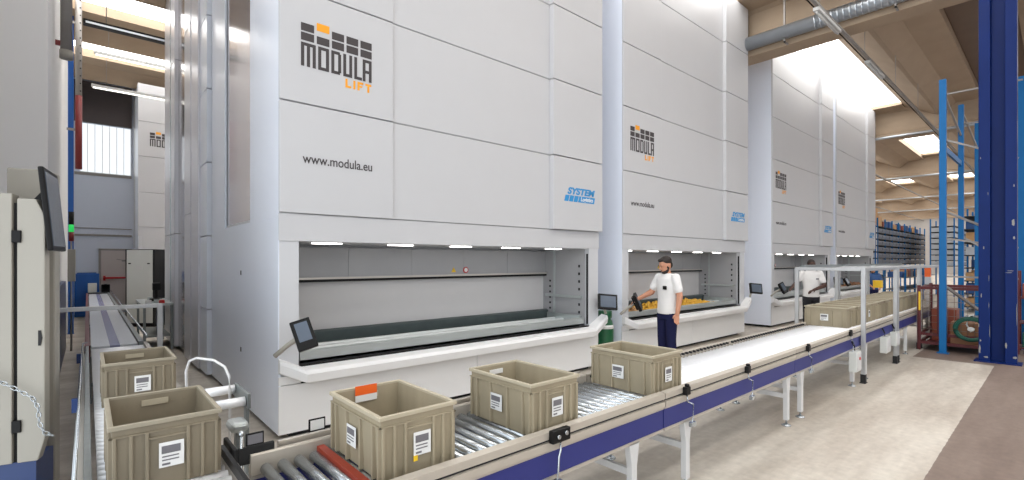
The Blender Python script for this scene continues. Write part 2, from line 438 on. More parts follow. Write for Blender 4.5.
def terminal(parent, c, yaw, pitch, w=.26, h=.19, arm_from=None, roll=0):
    """operator terminal: dark bezel housing with a screen, facing -y before yaw"""
    R = Matrix.Translation(c) @ Euler((pitch, roll, yaw)).to_matrix().to_4x4()
    t = MB().box(-w/2, w/2, 0, .05, -h/2, h/2).box(-w/2+.03, w/2-.03, .05, .085, -h/2+.03, h/2-.03).xf(R).build('control_terminal', 'black', parent, bevel=.008)
    MB().box(-w/2+.03, w/2-.03, -.004, .0, -h/2+(.075 if h > w else .035), h/2-.03).xf(R).build('screen', 'screen', t)
    if arm_from:
        cc = Vector(c)+Vector((0, .05, -.02))
        MB().tube([arm_from, (Vector(arm_from)+cc)/2+Vector((0, .03, .0)), cc], .022, 8).build('bracket', 'cab_grey', t)
    return t

LW = 4.68
def make_machine(label, X0, Y0=4.78, zo=0.0, rows=(2.13, 3.18, 4.25, 5.30, 6.37, 7.42), logo_row=1, tl=.13, tr=.17, ty=-12, full=True, depth=3.17):
    """local origin at the front left floor corner; front faces -y"""
    r = thing('lift_storage_machine', label, 'storage machine', (X0, Y0, 0), 0, 'vertical lift storage machines')
    r['_w'] = LW; del r['_w']
    zh = rows[0]; zt = rows[-1]; o0 = 1.87+zo
    dp = depth
    b = MB()
    b.box(.02, LW-.02, .02, 1.04, .06, .68+zo)                 # plinth under the bay
    b.box(.02, LW-.02, 1.04, dp, .06, zh)                      # rear body, low
    b.box(.006, .18, 0, 1.04, .68+zo, zh-.0)                      # left jamb
    b.box(LW-.22, LW-.006, 0, 1.04, .68+zo, zh-.0)
    b.box(.18, LW-.22, .015, 1.04, o0, zh)                     # header above the bay
    b.box(.03, LW-.03, .02, dp-.02, zh, zt)
    b.build('body', 'body_white', r)
    box('header_panel', 'panel_white', r, .0, LW, -.012, .0, o0-.0, zh-.006)
    # base cladding
    MB().box(0, LW, -.0, .02, .52, .60).box(0, 2.3, 0, .02, .06, .512).box(2.308, LW, 0, .02, .06, .512).build('base_panel', 'base_white', r, bevel=.003)
    MB().box(.12, LW-.12, .10, dp-.1, .0, .06).build('plinth', 'dark_gap', r)
    # side cladding, left and right
    for sx in (0, 1):
        xa, xb = ((-.0, .02), (LW-.02, LW))[sx]
        s = MB()
        s.box(xa, xb, .002, dp, .06, 2.10)
        s.box(xa, xb, .0, 1.04, 2.10, zt)
        s.box(xa, xb, 2.31, dp, 2.10, zt) if dp > 2.4 else None
        sd = s.build('side_panel', 'side_steel', r, bevel=.003)
        if dp > 3:
            xi, xj = ((.025, .032), (LW-.032, LW-.025))[sx]
            MB().box(xi, xj, 1.06, 2.29, 2.12, zt).build('inset_panel', 'glossy_panel', r)
            xe = (-.004, LW+.004)[sx]
            for (yy, zz) in ((1.43, 1.52), (1.43, .64)):
                MB().box(min(xe, xa), max(xe, xb), yy, yy+.035, zz, zz+.05).build('latch', 'black', sd)
    # front panels, three columns with seams between rows
    for (xa, xb, pr) in ((0, 1.15, .03), (1.15, 3.58, .012), (3.58, LW, .085)):
        f = MB()
        for za, zb in zip(rows, rows[1:]):
            f.box(xa+(.0006 if xa < 3 else .0), xb-.0006, -pr, .02, za+.004, zb-.010)
            if pr < .05 and xa > 1: pass
        f.build('front_panel', 'panel_white', r, bevel=.006)
    # seams' shadow gaps show the dark backing
    MB().box(.01, LW-.01, .0, .03, rows[0]+.0, zt-.02).build('panel_backing', 'bay_grey', r)
    if full:
        text_mesh(None, 'www.modula.eu', .13, r, 'logo_dark', 'web_address', (.205, -.032, 2.615+zo), .0012, .70)
        badge(r, 3.83, 2.635+zo, -.086)
    zl = rows[logo_row+1]-.305
    logo(r, .19 if full else .28, zl, -.031)
    # bay interior
    z1 = .68+zo
    bay = MB()
    bay.box(.18, LW-.22, .98, 1.00, z1, 1.45+zo)
    bay.build('bay_back', 'bay_white', r)
    up = MB(); xs = [.18, 1.05, 1.92, 2.77, 3.60, LW-.22]
    for a_, b_ in zip(xs, xs[1:]): up.box(a_+.0012, b_-.0012, .93, .96, 1.47+zo, o0-.03)
    up.build('bay_shutter', 'bay_grey', r, bevel=.003)
    MB().box(.18, LW-.22, .90, .98, 1.435+zo, 1.465+zo).build('shutter_bar', 'black', r)
    MB().box(.18, LW-.22, .89, .97, 1.466+zo, 1.49+zo).build('shutter_rail', 'alu', r)
    MB().box(LW-.235, LW-.222, .08, .98, z1, o0).build('bay_wall', 'bay_grey', r); MB().box(.182, .195, .08, .98, z1, o0).build('bay_wall', 'bay_grey', r)
    hl = MB()
    for k in range(7):
        hl.box(LW-.245, LW-.236, .17, .20, z1+.18+k*.12, z1+.22+k*.12); hl.box(LW-.245, LW-.236, .80, .83, z1+.12+k*.09, z1+.15+k*.09)
    hl.build('slot', 'dark_gap', r)
    MB().box(LW-.27, LW-.236, .12, .9, z1+.42, z1+.46).box(LW-.25, LW-.236, .70, .74, z1, o0).build('guide_rail', 'galv', r)
    MB().box(LW-.232, LW-.224, .02, .05, z1+.03, o0-.08).build('light_curtain', 'black', r)
    lm = []
    for k in range(5):
        if full: MB().box(.42+k*.86, .72+k*.86, .30, .36, o0-.012, o0-.002).build('bay_lamp', 'bay_lamp', r)
    if not full: MB().box(.10, LW-.10, -.02, .012, z1, o0+.02).build('bay_cover', 'panel_white', r)
    # warning signs on the shutter
    sg = MB().prism([(2.55, 1.52+zo), (2.63, 1.52+zo), (2.59, 1.59+zo)], 'y', .925, .93).build('warning_sign', 'yellow', r)
    MB().cyl((2.80, .93, 1.55+zo), (2.80, .922, 1.55+zo), .045, n=24).build('warning_sign', 'warn_red', r)
    MB().cyl((2.80, .925, 1.55+zo), (2.80, .918, 1.55+zo), .03, n=24).build('warning_sign', 'paper', r)
    # sill framing the counter, arms rise towards the corners
    sl = MB()
    prof = [(0.0, z1+.0), (-.16, z1-.015), (-.185, z1-.05), (-.17, z1-.13), (0.0, z1-.145)]
    sl.prism(prof, 'x', .20, LW-.26)
    def arm(xa, xb, dz):
        A = [(xa, y, z) for y, z in prof]; dx = xb-xa
        pts0 = [Vector((xa, y, z)) for y, z in prof]; pts1 = [Vector((xb, y*.35 if dx < 0 else y*.7, z+dz)) for y, z in prof]
        a = [sl.bm.verts.new(p) for p in pts0]; b_ = [sl.bm.verts.new(p) for p in pts1]; n = len(a)
        for i in range(n): sl.bm.faces.new((a[i], a[(i+1)%n], b_[(i+1)%n], b_[i]))
        sl.bm.faces.new(a[::-1]); sl.bm.faces.new(b_)
    arm(.20, -.005, .10); arm(LW-.26, LW+.08, .17)
    sl.build('sill', 'base_white', r, bevel=.004)
    MB().box(.18, LW-.24, -.02, .03, z1-.002, z1+.014).build('sill_gap', 'black', r)
    MB().box(.20, LW-.26, -.006, .0, z1-.165, z1-.152).build('base_gap', 'black', r)
    # terminals
    terminal(r, (tl+.02, -.33, 1.03+zo), math.radians(ty), math.radians(-22), .17, .28, (tl-.16, -.10, .82+zo), math.radians(-16))
    terminal(r, (LW+tr, -.20, 1.055+zo), math.radians(-30), math.radians(-14), .31, .24, (LW+.06, -.10, .86+zo), math.radians(5))
    return r
def tray(X0, label, Y0=4.78, zo=0, group='steel trays in the machine bays'):
    t = thing('storage_tray', label, 'tray', (X0+.21, Y0+.06, .70+zo), 0, group)
    L = 4.20; D = .84
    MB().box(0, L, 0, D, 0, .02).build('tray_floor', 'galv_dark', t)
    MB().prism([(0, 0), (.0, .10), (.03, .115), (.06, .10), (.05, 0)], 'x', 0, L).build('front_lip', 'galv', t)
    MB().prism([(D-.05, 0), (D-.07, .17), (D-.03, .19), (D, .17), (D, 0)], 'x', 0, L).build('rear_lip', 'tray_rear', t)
    MB().box(0, .04, .06, D-.08, .02, .14).build('end_wall', 'galv', t)
    MB().box(L-.04, L, .06, D-.08, .02, .14).build('end_wall', 'galv', t)
    for i, yy in enumerate((.22, .40, .58)):
        MB().prism([(yy-.035, .02), (yy-.02, .075), (yy+.02, .075), (yy+.035, .02)], 'x', .05, L-.05).build('divider_rib', 'tray_rib', t)
    return t
m1 = make_machine('white storage machine nearest the camera, with the largest web address and logo', 1.33, tl=.10, tr=-.01)
m2 = make_machine('white storage machine that the bearded man is working at', 6.63, tl=-.02, ty=30)
m3 = make_machine('white storage machine behind the dark-skinned worker, third along the row', 12.87, tl=-.13)
m4 = make_machine('white storage machine farthest along the row, beside the bin shelving', 18.1, tl=0)
m5 = make_machine('white storage machine far down the aisle beyond the grey steel tower', 1.13, Y0=18.0, zo=.56, rows=(2.69, 3.72, 4.79, 5.83, 6.95), logo_row=2, full=False, depth=2.3)
t1 = tray(1.33, 'empty galvanised tray in the open bay of the nearest storage machine')
t2 = tray(6.63, 'galvanised tray holding yellow goods beside the bearded man')
t3 = tray(12.87, 'grey steel tray in the bay behind the dark-skinned worker')
t4 = tray(18.1, 'steel tray with brown goods in the farthest bay of the row')
def heap(name, label, x0, x1, y0, y1, z, m, n, size, cat='goods', amp=.06):
    b = MB()
    for i in range(n):
        x = random.uniform(x0, x1); y = random.uniform(y0, y1); s_ = random.uniform(.6, 1.2)*size
        rot = Euler((random.random()*3, random.random()*3, random.random()*3))
        mnd = max(0, 1-(2*(x-x0)/(x1-x0)-1)**4)*max(0, 1-(2*(y-y0)/(y1-y0)-1)**2)
        b.ball((x, y, z+s_*.5+amp*mnd*(.3+1.6*random.random())), s_, (1, .7, .5), 8, 6, rot)
    o = b.build(name, m); tag(o, label, cat, kind='stuff'); return o
heap('yellow_parts', 'heap of small yellow goods in the tray behind the bearded man', 7.6, 10.3, 5.0, 5.5, .74, 'yellow_goods', 900, .04)
heap('tan_parts', 'small heap of tan goods at the near end of the yellow tray', 6.95, 7.55, 4.96, 5.45, .74, 'tan_goods', 90, .055)
heap('brown_parts', 'brown goods filling the tray of the farthest bay', 18.5, 22.2, 4.95, 5.5, .74, 'brown_goods', 300, .08)

# steel-clad tower behind the first machine
tw = thing('steel_tower', 'tall glossy steel-clad tower behind the nearest storage machine', 'storage machine', (1.28, 8.02, 0))
MB().box(.06, 4.6, 0, 4.55, .06, 7.6).build('body', 'tower_light', tw)
MB().box(.1, 4.5, .1, 4.5, 0, .06).build('plinth', 'dark_gap', tw)
s = MB(); z0 = .06
for z in (1.0, 2.05, 3.1, 4.15, 5.2, 6.25, 7.6): s.box(.0, .06, .0, .54, z0, z-.02); z0 = z
s.build('side_panel', 'side_steel', tw)
MB().box(-.03, .06, .56, 1.15, .06, 7.6).build('side_panel', 'tower_light', tw, bevel=.01)
s = MB(); z0 = .06
for z in (2.45, 5.5, 7.6): s.box(-.04, .06, 1.18, 1.80, z0, z-.012); z0 = z
s.build('side_panel', 'tower_light', tw, bevel=.01)
MB().box(.02, .06, 1.82, 3.02, .06, 7.6).build('mirror_panel', 'tower_shiny', tw)
s = MB(); z0 = .06
for z in (2.2, 5.5, 7.6): s.box(-.04, .06, 3.04, 4.55, z0, z-.012); z0 = z
s.build('side_panel', 'tower_light', tw, bevel=.01)
MB().box(-.05, .0, 3.55, 3.62, .06, 7.6).build('side_rib', 'zinc', tw)

# ------------------------------------------------------------------ crates
def make_crate(label, loc, rim_m='crate_rim', body_m='crate', rz=0, group=None, lab_front=True, lab_side=True, orange=False, hole=False):
    """local x: short side .40, local y: long side .57; z 0..(.29)"""
    w, d, h = .40, .565, .29
    c = thing('storage_crate', label, 'crate', loc, rz, group)
    t = .010; tp = .012
    b = MB()
    def ring(z, k): return [(-w/2+k, -d/2+k, z), (w/2-k, -d/2+k, z), (w/2-k, d/2-k, z), (-w/2+k, d/2-k, z)]
    def shell(rings):
        vs = [[b.bm.verts.new(p) for p in r_] for r_ in rings]
        for A, B in zip(vs, vs[1:]):
            for i in range(4): b.bm.faces.new((A[i], A[(i+1)%4], B[(i+1)%4], B[i]))
        b.bm.faces.new(vs[0][::-1]); b.bm.faces.new(vs[-1])
    shell([ring(0, .022), ring(h-.01, .012), ring(h-.01, .020), ring(.012, .030)])
    # vertical ribs: long sides (x faces) and short sides (y faces)
    for yy in (-.26, -.205, -.075, .075, .205, .26):
        for sx in (-1, 1):
            b.prism([(sx*(w/2-.022), yy-.008), (sx*(w/2-.022), yy+.008), (sx*(w/2-.001), yy+.006), (sx*(w/2-.001), yy-.006)], 'z', .006, h-.05)
    for xx in (-.178, -.125, -.072, .072, .125, .178):
        for sy in (-1, 1):
            b.prism([(xx-.007, sy*(d/2-.022)), (xx+.007, sy*(d/2-.022)), (xx+.006, sy*(d/2-.001)), (xx-.006, sy*(d/2-.001))], 'z', .006, h-.05)
    # reinforcing ledges below the rim
    for za in (h-.052,):
        b.box(-w/2+.004, w/2-.004, -d/2+.004, -d/2+.016, za, za+.006); b.box(-w/2+.004, w/2-.004, d/2-.016, d/2-.004, za, za+.006)
        b.box(-w/2+.004, -w/2+.016, -d/2+.004, d/2-.004, za, za+.006); b.box(w/2-.016, w/2-.004, -d/2+.004, d/2-.004, za, za+.006)
    # handle frame on the short sides
    for sy in (-1, 1):
        ya, yb = sorted((sy*(d/2-.016), sy*(d/2-.005)))
        b.box(-.072, .072, ya, yb, h-.082, h-.074)
    b.build('body', body_m, c, bevel=.0015, seg=1)
    rm = MB()
    k = .020
    z0, z1 = h-.018, h
    for (xa, xb, ya, yb) in ((-w/2, w/2, -d/2, -d/2+k), (-w/2, w/2, d/2-k, d/2), (-w/2, -w/2+k, -d/2+k, d/2-k), (w/2-k, w/2, -d/2+k, d/2-k)):
        rm.box(xa, xb, ya, yb, z0, z1)
    rm.build('rim', rim_m, c, bevel=.003)
    # hand slot in the far short side
    MB().box(-.055, .055, d/2-.0305, d/2-.0275, h-.062, h-.032).build('hand_slot', 'paper' if hole else 'crate_rim', c, bevel=.001)
    def label_plate(axis, u, z, lw, lh):
        if axis == 'y':
            f = lambda a, b_, c_, d_, e=0: (u+a, u+b_, -d/2+.004-e, -d/2+.006-e+.0, z+c_, z+d_)
        else:
            f = lambda a, b_, c_, d_, e=0: (-w/2+.004-e, -w/2+.006-e, u-b_, u-a, z+c_, z+d_)
        lb = MB().box(*f(-lw/2, lw/2, -lh/2, lh/2)).build('paper_label', 'paper', c)
        pr = MB(); pr.box(*f(-lw*.40, lw*.36, lh*.05, lh*.36, .0012))
        for q in range(2): pr.box(*f(-lw*.38, lw*.30, -lh*(.10+.14*q), -lh*(.05+.14*q), .0012))
        pr.box(*f(-lw*.38, -lw*.05, -lh*.42, -lh*.34, .0012))
        pr.build('printing', 'print', lb)
    if lab_front: label_plate('y', .012, .135, .088, .105)
    if lab_side: label_plate('x', .02, .135, .105, .095)
    if orange:
        MB().box(-.075, .045, d/2-.034, d/2-.030, h-.04, h+.008).build('orange_tag', 'orange', c)
        MB().box(-.075, .045, d/2-.036, d/2-.031, h-.075, h-.042).build('white_tag', 'paper', c)
        MB().box(-.033, -.012, -d/2+.003, -d/2+.006, .06, .085).build('yellow_sticker', 'yellow', c)
    return c
ZR = .722
make_crate('empty grey-beige crate with an orange tag inside its far rim', (1.13, 2.19, ZR), group='crates on the near roller conveyor', orange=True)
make_crate('middle of the three crates on the near rollers, with a white hand slot', (1.99, 2.16, ZR), group='crates on the near roller conveyor', hole=True)
make_crate('grey-beige crate standing just below the bearded man', (3.165, 2.16, ZR), group='crates on the near roller conveyor')
make_crate('dirty brown-grey crate nearest on the narrow conveyor, large paper label', (.26, 2.79, ZR), 'crate_rim_old', 'crate_old', group='crates on the narrow conveyor', lab_side=False)
make_crate('dirty brown-grey crate behind the nearest one on the narrow conveyor', (.27, 4.36, ZR), 'crate_rim_old', 'crate_old', group='crates on the narrow conveyor', lab_side=False)
# the queue under the guard frames
ordn = ['first', 'second', 'third', 'fourth', 'fifth', 'sixth', 'seventh', 'eighth', 'ninth', 'tenth', 'eleventh', 'twelfth']
x = 8.30
for i in range(12):
    lb = 'closed-up beige crate at the head of the queue under the aluminium frames, white label' if i == 0 else 'beige crate %s in the queue under the aluminium frames' % ordn[i]
    if i == 11: lb = 'beige crate at the far end of the queue under the aluminium frames'
    c = make_crate(lb, (x, 2.255 if i else 2.265, ZR), group='crates queued under the frames', lab_front=(i == 2), lab_side=(i == 0))
    if i in (0,):
        pass
    if i == 1:
        pass
    x += .425
    if i in (0, 5): x += .05

# ------------------------------------------------------------------ main roller conveyor in sections
YN, YF = 1.86, 2.52
def roller(parent, x, m, r=.026, first=None):
    if first is None:
        return MB().cyl((0, YN+.03, 0), (0, YF-.03, 0), r, n=16).cyl((0, YN+.0, 0), (0, YF-.0, 0), .007, n=8).build('roller', m, parent, loc=(x, 0, .722-r))
    o = first.copy(); COL.objects.link(o); o.parent = parent; o.location = (x, 0, .722-r); return o
def conveyor(label, xa, xb, m, legs, pitch=.075, x_first=None, near=True):
    L = xb-xa
    c = thing('roller_conveyor', label, 'conveyor', (xa, 0, 0), 0, 'sections of the blue-sided roller conveyor')
    # near side beam: blue web with light lips
    for (y, sgn) in ((YN, -1), (YF, 1)):
        MB().box(0, L-.004, *sorted((y, y+sgn*.028)), .51, .645).build('side_beam', 'beam_blue', c)
        MB().box(0, L-.004, *sorted((y+sgn*-.01, y+sgn*.034)), .49, .51).box(0, L-.004, *sorted((y, y+sgn*.034)), .645, .66).build('beam_lip', 'alu', c)
        MB().prism([(y, .662), (y+sgn*.045, .662), (y+sgn*.045, .70), (y+sgn*.03, .704), (y+sgn*.03, .715), (y+sgn*.045, .719), (y+sgn*.045, .757), (y+sgn*.006, .765), (y+sgn*.0, .757)], 'x', 0, L-.004).build('guide_rail', 'rail_beige', c)
    MB().box(0, L-.004, YN-.032, YN-.030, .7035, .7155).build('rail_slot', 'dark_gap', c)
    n = int(L/pitch); first = None; off = (L-(n-1)*pitch)/2
    for i in range(n):
        o = roller(c, off+i*pitch, m, first=first)
        if first is None: first = o
    for lx in legs:
        for y, sgn in ((YN, -1), (YF, 1)):
            l = MB(); yy = y+sgn*.012
            l.prism([(lx-xa-.055, .50), (lx-xa+.055, .50), (lx-xa+.028, .34), (lx-xa+.028, .06), (lx-xa-.028, .06), (lx-xa-.028, .34)], 'y', yy-.022, yy+.022)
            lg = l.build('leg', 'leg_white', c, bevel=.003)
            MB().cyl((lx-xa, yy, .012), (lx-xa, yy, .10), .009, n=8).lathe([(.045, 0), (.045, .008), (.02, .02)], (lx-xa, yy, 0), 16).build('foot', 'zinc', lg)
        MB().bar((lx-xa, YN+.01, .30), (lx-xa, YF-.01, .30), .03, .045).build('cross_bar', 'leg_white', c)
        MB().bar((lx-xa, YN+.01, .46), (lx-xa, YF-.01, .46), .03, .03).build('cross_bar', 'galv_dark', c)
    MB().box(.02, L-.02, (YN+YF)/2-.12, (YN+YF)/2+.10, .47, .60).build('drive_tray', 'galv_dark', c)
    return c
cv1 = conveyor('nearest section of the blue-sided roller conveyor, carrying the orange-tagged crate', .58, 3.02, 'zinc', (1.0, 2.67))
cv2 = conveyor('blue-sided roller conveyor section under the crate below the bearded man', 3.03, 5.55, 'roller_white', (3.35, 5.36))
cv3 = conveyor('empty bright roller conveyor section ending at the first aluminium frame', 5.56, 8.05, 'roller_white', (5.76, 7.72))
cv4 = conveyor('blue-sided conveyor section under the first crates of the queue', 8.06, 10.8, 'roller_white', (8.35, 10.45))
cv5 = conveyor('blue-sided conveyor section at the far end of the crate queue', 10.81, 13.6, 'roller_white', (11.1, 13.3))
MB().box(.90-.58-.018, .90-.58+.018, YN+.01, YF-.01, .70, .735).build('red_strip', 'red_strip', cv1)
# chunky dots along the far rail
for c_, L_ in ((cv2, 2.5), (cv3, 2.47)):
    o0_ = MB().cyl((0, YF-.004, .745), (0, YF-.03, .745), .012, n=8).build('roller_bearing', 'dark_gap', c_, loc=(.04, 0, 0))
    for i in range(1, int(L_/.075)):
        o = o0_.copy(); COL.objects.link(o); o.parent = c_; o.location = (.04+i*.075, 0, 0)
# sensors with bent rods hanging on the near rail
def sensor(label, x, big=False):
    s = thing('rail_sensor', label, 'sensor', (x, YN-.045, .735), 0, 'sensors clipped to the conveyor rail')
    if big:
        MB().box(-.07, .07, -.035, 0, -.035, .035).build('housing', 'black', s, bevel=.006)
        MB().cyl((-.03, -.036, 0), (-.03, -.045, 0), .012, n=10).cyl((.03, -.036, .01), (.03, -.045, .01), .012, n=10).build('lens', 'zinc', s)
    else:
        MB().box(-.03, .03, -.035, 0, -.03, .03).cyl((0, -.02, .03), (0, -.02, .05), .018, n=12).build('housing', 'black', s, bevel=.006)
    MB().tube([(0, -.02, -.03), (0, -.025, -.08), (-.02 if big else .07, -.03, -.11), (-.03 if big else .07, -.03, -.22), (-.03 if big else .05, -.03, -.24)], .006, 8).build('rod', 'zinc', s)
    MB().box((-.05 if big else .03), (0 if big else .09), -.045, -.015, -.27, -.235).build('clamp', 'zinc', s, bevel=.003)
sensor('large black sensor box on the rail below the middle near crate', 1.93, True)
sensor('black rail sensor just right of the crate below the bearded man', 3.28)
sensor('black rail sensor above the white cable box pair, mid conveyor', 4.32)
sensor('black rail sensor on the empty bright conveyor section', 5.85)
sensor('black rail sensor beside the first aluminium frame post', 7.45)
# electrical boxes under the conveyor
def ebox(label, x, z, w=.22, h=.26, face=False):
    s = thing('junction_box', label, 'electrical box', (x, YN-.04, z), 0, 'electrical boxes under the conveyor')
    MB().box(-w/2, w/2, -.09, 0, -h/2, h/2).build('housing', 'cab_grey_light', s, bevel=.008)
    MB().box(-w/2+.02, w/2-.02, -.096, -.09, -h/2+.02, h/2-.02).build('cover', 'leg_white', s, bevel=.003)
    MB().tube([(w*.2, -.03, h/2), (w*.2, -.03, h/2+.05), (0, -.01, h/2+.12)], .01, 8).build('cable', 'black', s)
    if face:
        MB().cyl((0, -.097, .04), (0, -.105, .04), .02, n=12).build('button', 'warn_red', s)
ebox('white electrical box below the rail beside the first frame post, red button', 7.55, .37, face=True)
ebox('white electrical box hanging between the first and second frame posts', 9.2, .40, .26, .24)
ebox('white electrical box on the second frame post', 9.85, .42, .22, .22)

# ------------------------------------------------------------------ aluminium guard frames over the queue
def gframe(label, x0, x1, crossbar=True, last=False):
    f = thing('guard_frame', label, 'frame', (x0, 0, 0), 0, 'aluminium frames over the crate queue')
    ya, yb = 1.79, 2.62; h = 1.585
    posts = [(0, ya), (0, yb), (x1-x0, ya), (x1-x0, yb)]
    for px, py in posts:
        p = MB().box(px-.025, px+.025, py-.025, py+.025, .07, h).build('post', 'alu_frame', f, bevel=.004)
        MB().box(px-.03, px+.03, py-.03, py+.03, .008, .12).box(px-.06, px+.06, py-.035, py+.035, 0, .008).build('foot', 'black_rubber', p)
    for py in (ya, yb): MB().box(.025, x1-x0-.025, py-.022, py+.022, h-.045, h).build('top_rail', 'alu_frame', f, bevel=.004)
    MB().box(-.022, .022, ya+.025, yb-.025, h-.045, h).build('cross_rail', 'alu_frame', f, bevel=.004)
    MB().box(x1-x0-.022, x1-x0+.022, ya+.025, yb-.025, h-.045, h).build('cross_rail', 'alu_frame', f, bevel=.004)
    MB().box(.05, x1-x0-.05, yb-.09, yb-.03, h-.002, h+.035).build('cable_channel', 'galv_dark', f)
    return f
gframe('aluminium guard frame over the head of the crate queue', 8.03, 9.98)
gframe('middle aluminium guard frame over the crate queue', 10.10, 11.95)
gframe('far aluminium guard frame next to the dark red mesh cage', 12.10, 14.9)

# ------------------------------------------------------------------ narrow conveyor on the left
nc = thing('narrow_roller_conveyor', 'narrow roller conveyor carrying the two dirty crates', 'conveyor', (0, 1.6, 0))
first = None
for i in range(72):
    if first is None:
        first = MB().cyl((.035, 0, 0), (.485, 0, 0), .026, n=14).build('roller', 'roller_white', nc, loc=(0, .03, .694)); continue
    o = first.copy(); COL.objects.link(o); o.parent = nc; o.location = (0, .03+i*.075, .694)
MB().box(-.012, .015, 0, 5.5, .50, .74).build('side_beam', 'galv_dark', nc)
MB().box(.495, .53, .0, 5.5, .50, .735).build('side_beam', 'alu', nc)
MB().box(-.035, -.012, 0, 5.5, .60, .66).build('side_rail', 'alu', nc, bevel=.004)
MB().tube([(-.036, 0, .80), (-.036, 5.0, .80), (-.03, 5.3, .80), (.0, 5.5, .78)], .006, 8).build('hand_rail', 'zinc', nc)
MB().tube([(-.045, 0, .725), (-.045, 5.0, .725)], .006, 8).build('hand_rail', 'zinc', nc)
for yy in (.9, 2.6, 4.6):
    MB().box(-.075, -.045, yy, yy+.03, .70, .79).build('clamp', 'wall_blue', nc)
    MB().box(-.02, .02, yy, yy+.05, .01, .5).box(.49, .53, yy, yy+.05, .01, .5).build('leg', 'wall_blue', nc)
MB().box(.475, .492, .0, 1.05, .76, .80).build('guide_bar', 'black', nc)
bc = thing('belt_conveyor', 'long white belt conveyor running down the left aisle', 'conveyor', (.24, 7.12, 0))
MB().box(-.205, .205, 0, 11.5, .69, .72).build('belt', 'belt', bc)
MB().box(-.26, -.215, 0, 11.6, .55, .74).build('side_rail', 'cage_red', bc)
MB().box(.215, .26, 0, 11.6, .55, .74).build('side_rail', 'galv_dark', bc)
MB().tube([(.29, 0, .80), (.29, 11.5, .80)], .012, 8).build('hand_rail', 'zinc', bc)
MB().cyl((-.25, 11.6, .70), (.25, 11.6, .70), .05).build('end_drum', 'black', bc)
for yy in (.4, 3.8, 7.4, 11.0):
    MB().box(-.25, -.2, yy, yy+.05, 0.0, .55).build('leg', 'galv_dark', bc); MB().box(.2, .25, yy, yy+.05, 0.0, .55).build('leg', 'galv_dark', bc)
    MB().box(-.2, .2, yy, yy+.04, .2, .24).build('cross_bar', 'galv_dark', bc)
# portal bar across the belt
pb = thing('portal_frame', 'aluminium bar on a post crossing the white belt conveyor', 'frame', (.62, 6.75, 0))
MB().box(-.025, .025, -.025, .025, .0, 1.20).build('post', 'alu_frame', pb, bevel=.004)
MB().box(-.93, .025, -.022, .022, 1.155, 1.20).build('cross_rail', 'alu_frame', pb, bevel=.004)
MB().box(-.90, -.84, -.05, .05, 1.10, 1.22).build('clamp', 'black', pb)
# white tube hoop beside the nearer crates
hp = thing('tube_handrail', 'white bent tube rail beside the two dirty crates', 'rail', (0, 0, 0))
pts = [(.49, 3.76, .745), (.485, 3.765, .96), (.50, 3.74, 1.03), (.53, 3.68, 1.055), (.60, 3.52, 1.055), (.645, 3.44, 1.02), (.662, 3.41, .96), (.665, 3.40, .88), (.665, 3.40, .03)]
MB().tube(pts, .008, 10).build('tube', 'leg_white', hp)
MB().box(.635, .695, 3.37, 3.43, 0, .03).build('foot', 'black', hp)
ro = thing('side_roller', 'pair of bright steel rollers on a bracket beside the dirty crates', 'roller', (.55, 3.28, 0))
for k, (yy, zz) in enumerate(((.22, .86), (-.05, .84))):
    MB().cyl((-.0, yy, zz), (.16, yy, zz), .028).build('roller', 'roller_white', ro)
MB().box(.165, .185, -.09, .26, .80, .89).box(.165, .185, -.05, .0, 0, .80).build('bracket', 'galv_dark', ro, bevel=.004)
MB().box(.03, .12, -.34, -.20, .745, .80).build('motor', 'galv', ro, bevel=.02)
MB().box(.06, .08, -.3, -.26, 0, .745).build('motor_post', 'galv_dark', ro)
# black corner bumper with reflector
cb = thing('corner_bumper', 'black corner guard with a reflector where the two conveyors meet', 'bumper', (.53, 2.56, .715))
MB().box(.0, .16, -.02, .0, 0, .085).box(-.02, .0, -.02, .20, 0, .085).build('guard', 'black_rubber', cb, bevel=.006)
MB().box(.03, .11, -.03, -.022, .09, .15).build('housing', 'black', cb, bevel=.004)
MB().box(.038, .102, -.034, -.030, .098, .142).build('reflector', 'print', cb)
MB().cyl((.015, -.01, -.715), (.015, -.01, .14), .008, n=8).ball((.015, -.01, .15), .015).build('stem', 'zinc', cb)
# far guide rail of the main conveyor
gr = thing('guide_fence', 'grey metal guide fence along the far edge of the near conveyor', 'rail', (.72, 2.60, 0))
MB().box(0, 2.3, -.012, .012, .69, .778).build('rail', 'alu', gr, bevel=.004)
for q in (.1, 1.15, 2.2): MB().box(q-.015, q+.015, .012, .03, .52, .76).build('bracket', 'galv_dark', gr)
rf = thing('reflector_plate', 'small white reflector on a stem behind the near conveyor', 'reflector', (.935, 2.66, -.15))
MB().box(-.045, .045, -.004, .004, .91, .98).build('plate', 'black', rf, bevel=.003)
MB().box(-.036, .036, -.007, -.004, .92, .972).build('reflector', 'paper', rf)
MB().cyl((0, .01, .15), (0, .01, .95), .006, n=8).build('stem', 'zinc', rf)

# ------------------------------------------------------------------ green gas cylinder
gc = thing('gas_cylinder', 'green gas bottle standing between the two nearest storage machines', 'gas bottle', (6.37, 4.93, 0))
MB().lathe([(.13, 0), (.14, .03), (.14, .60), (.12, .70), (.07, .76), (.05, .78)], (0, 0, 0), 28).build('bottle', 'tank_green', gc)
MB().lathe([(.1415, .58), (.1415, .64)], (0, 0, 0), 28).build('band', 'paper', gc)
MB().lathe([(.10, .74), (.115, .76), (.115, .86), (.10, .87)], (0, 0, 0), 24).build('collar', 'tank_green', gc)

# ------------------------------------------------------------------ left foreground cabinet, monitor, chain
def facing(px):   # yaw that turns a face from -y towards the camera
    return 0
cab = thing('control_cabinet', 'beige control cabinet with two doors in the near left corner', 'cabinet', (-.355, 4.50, 0), math.radians(-15))
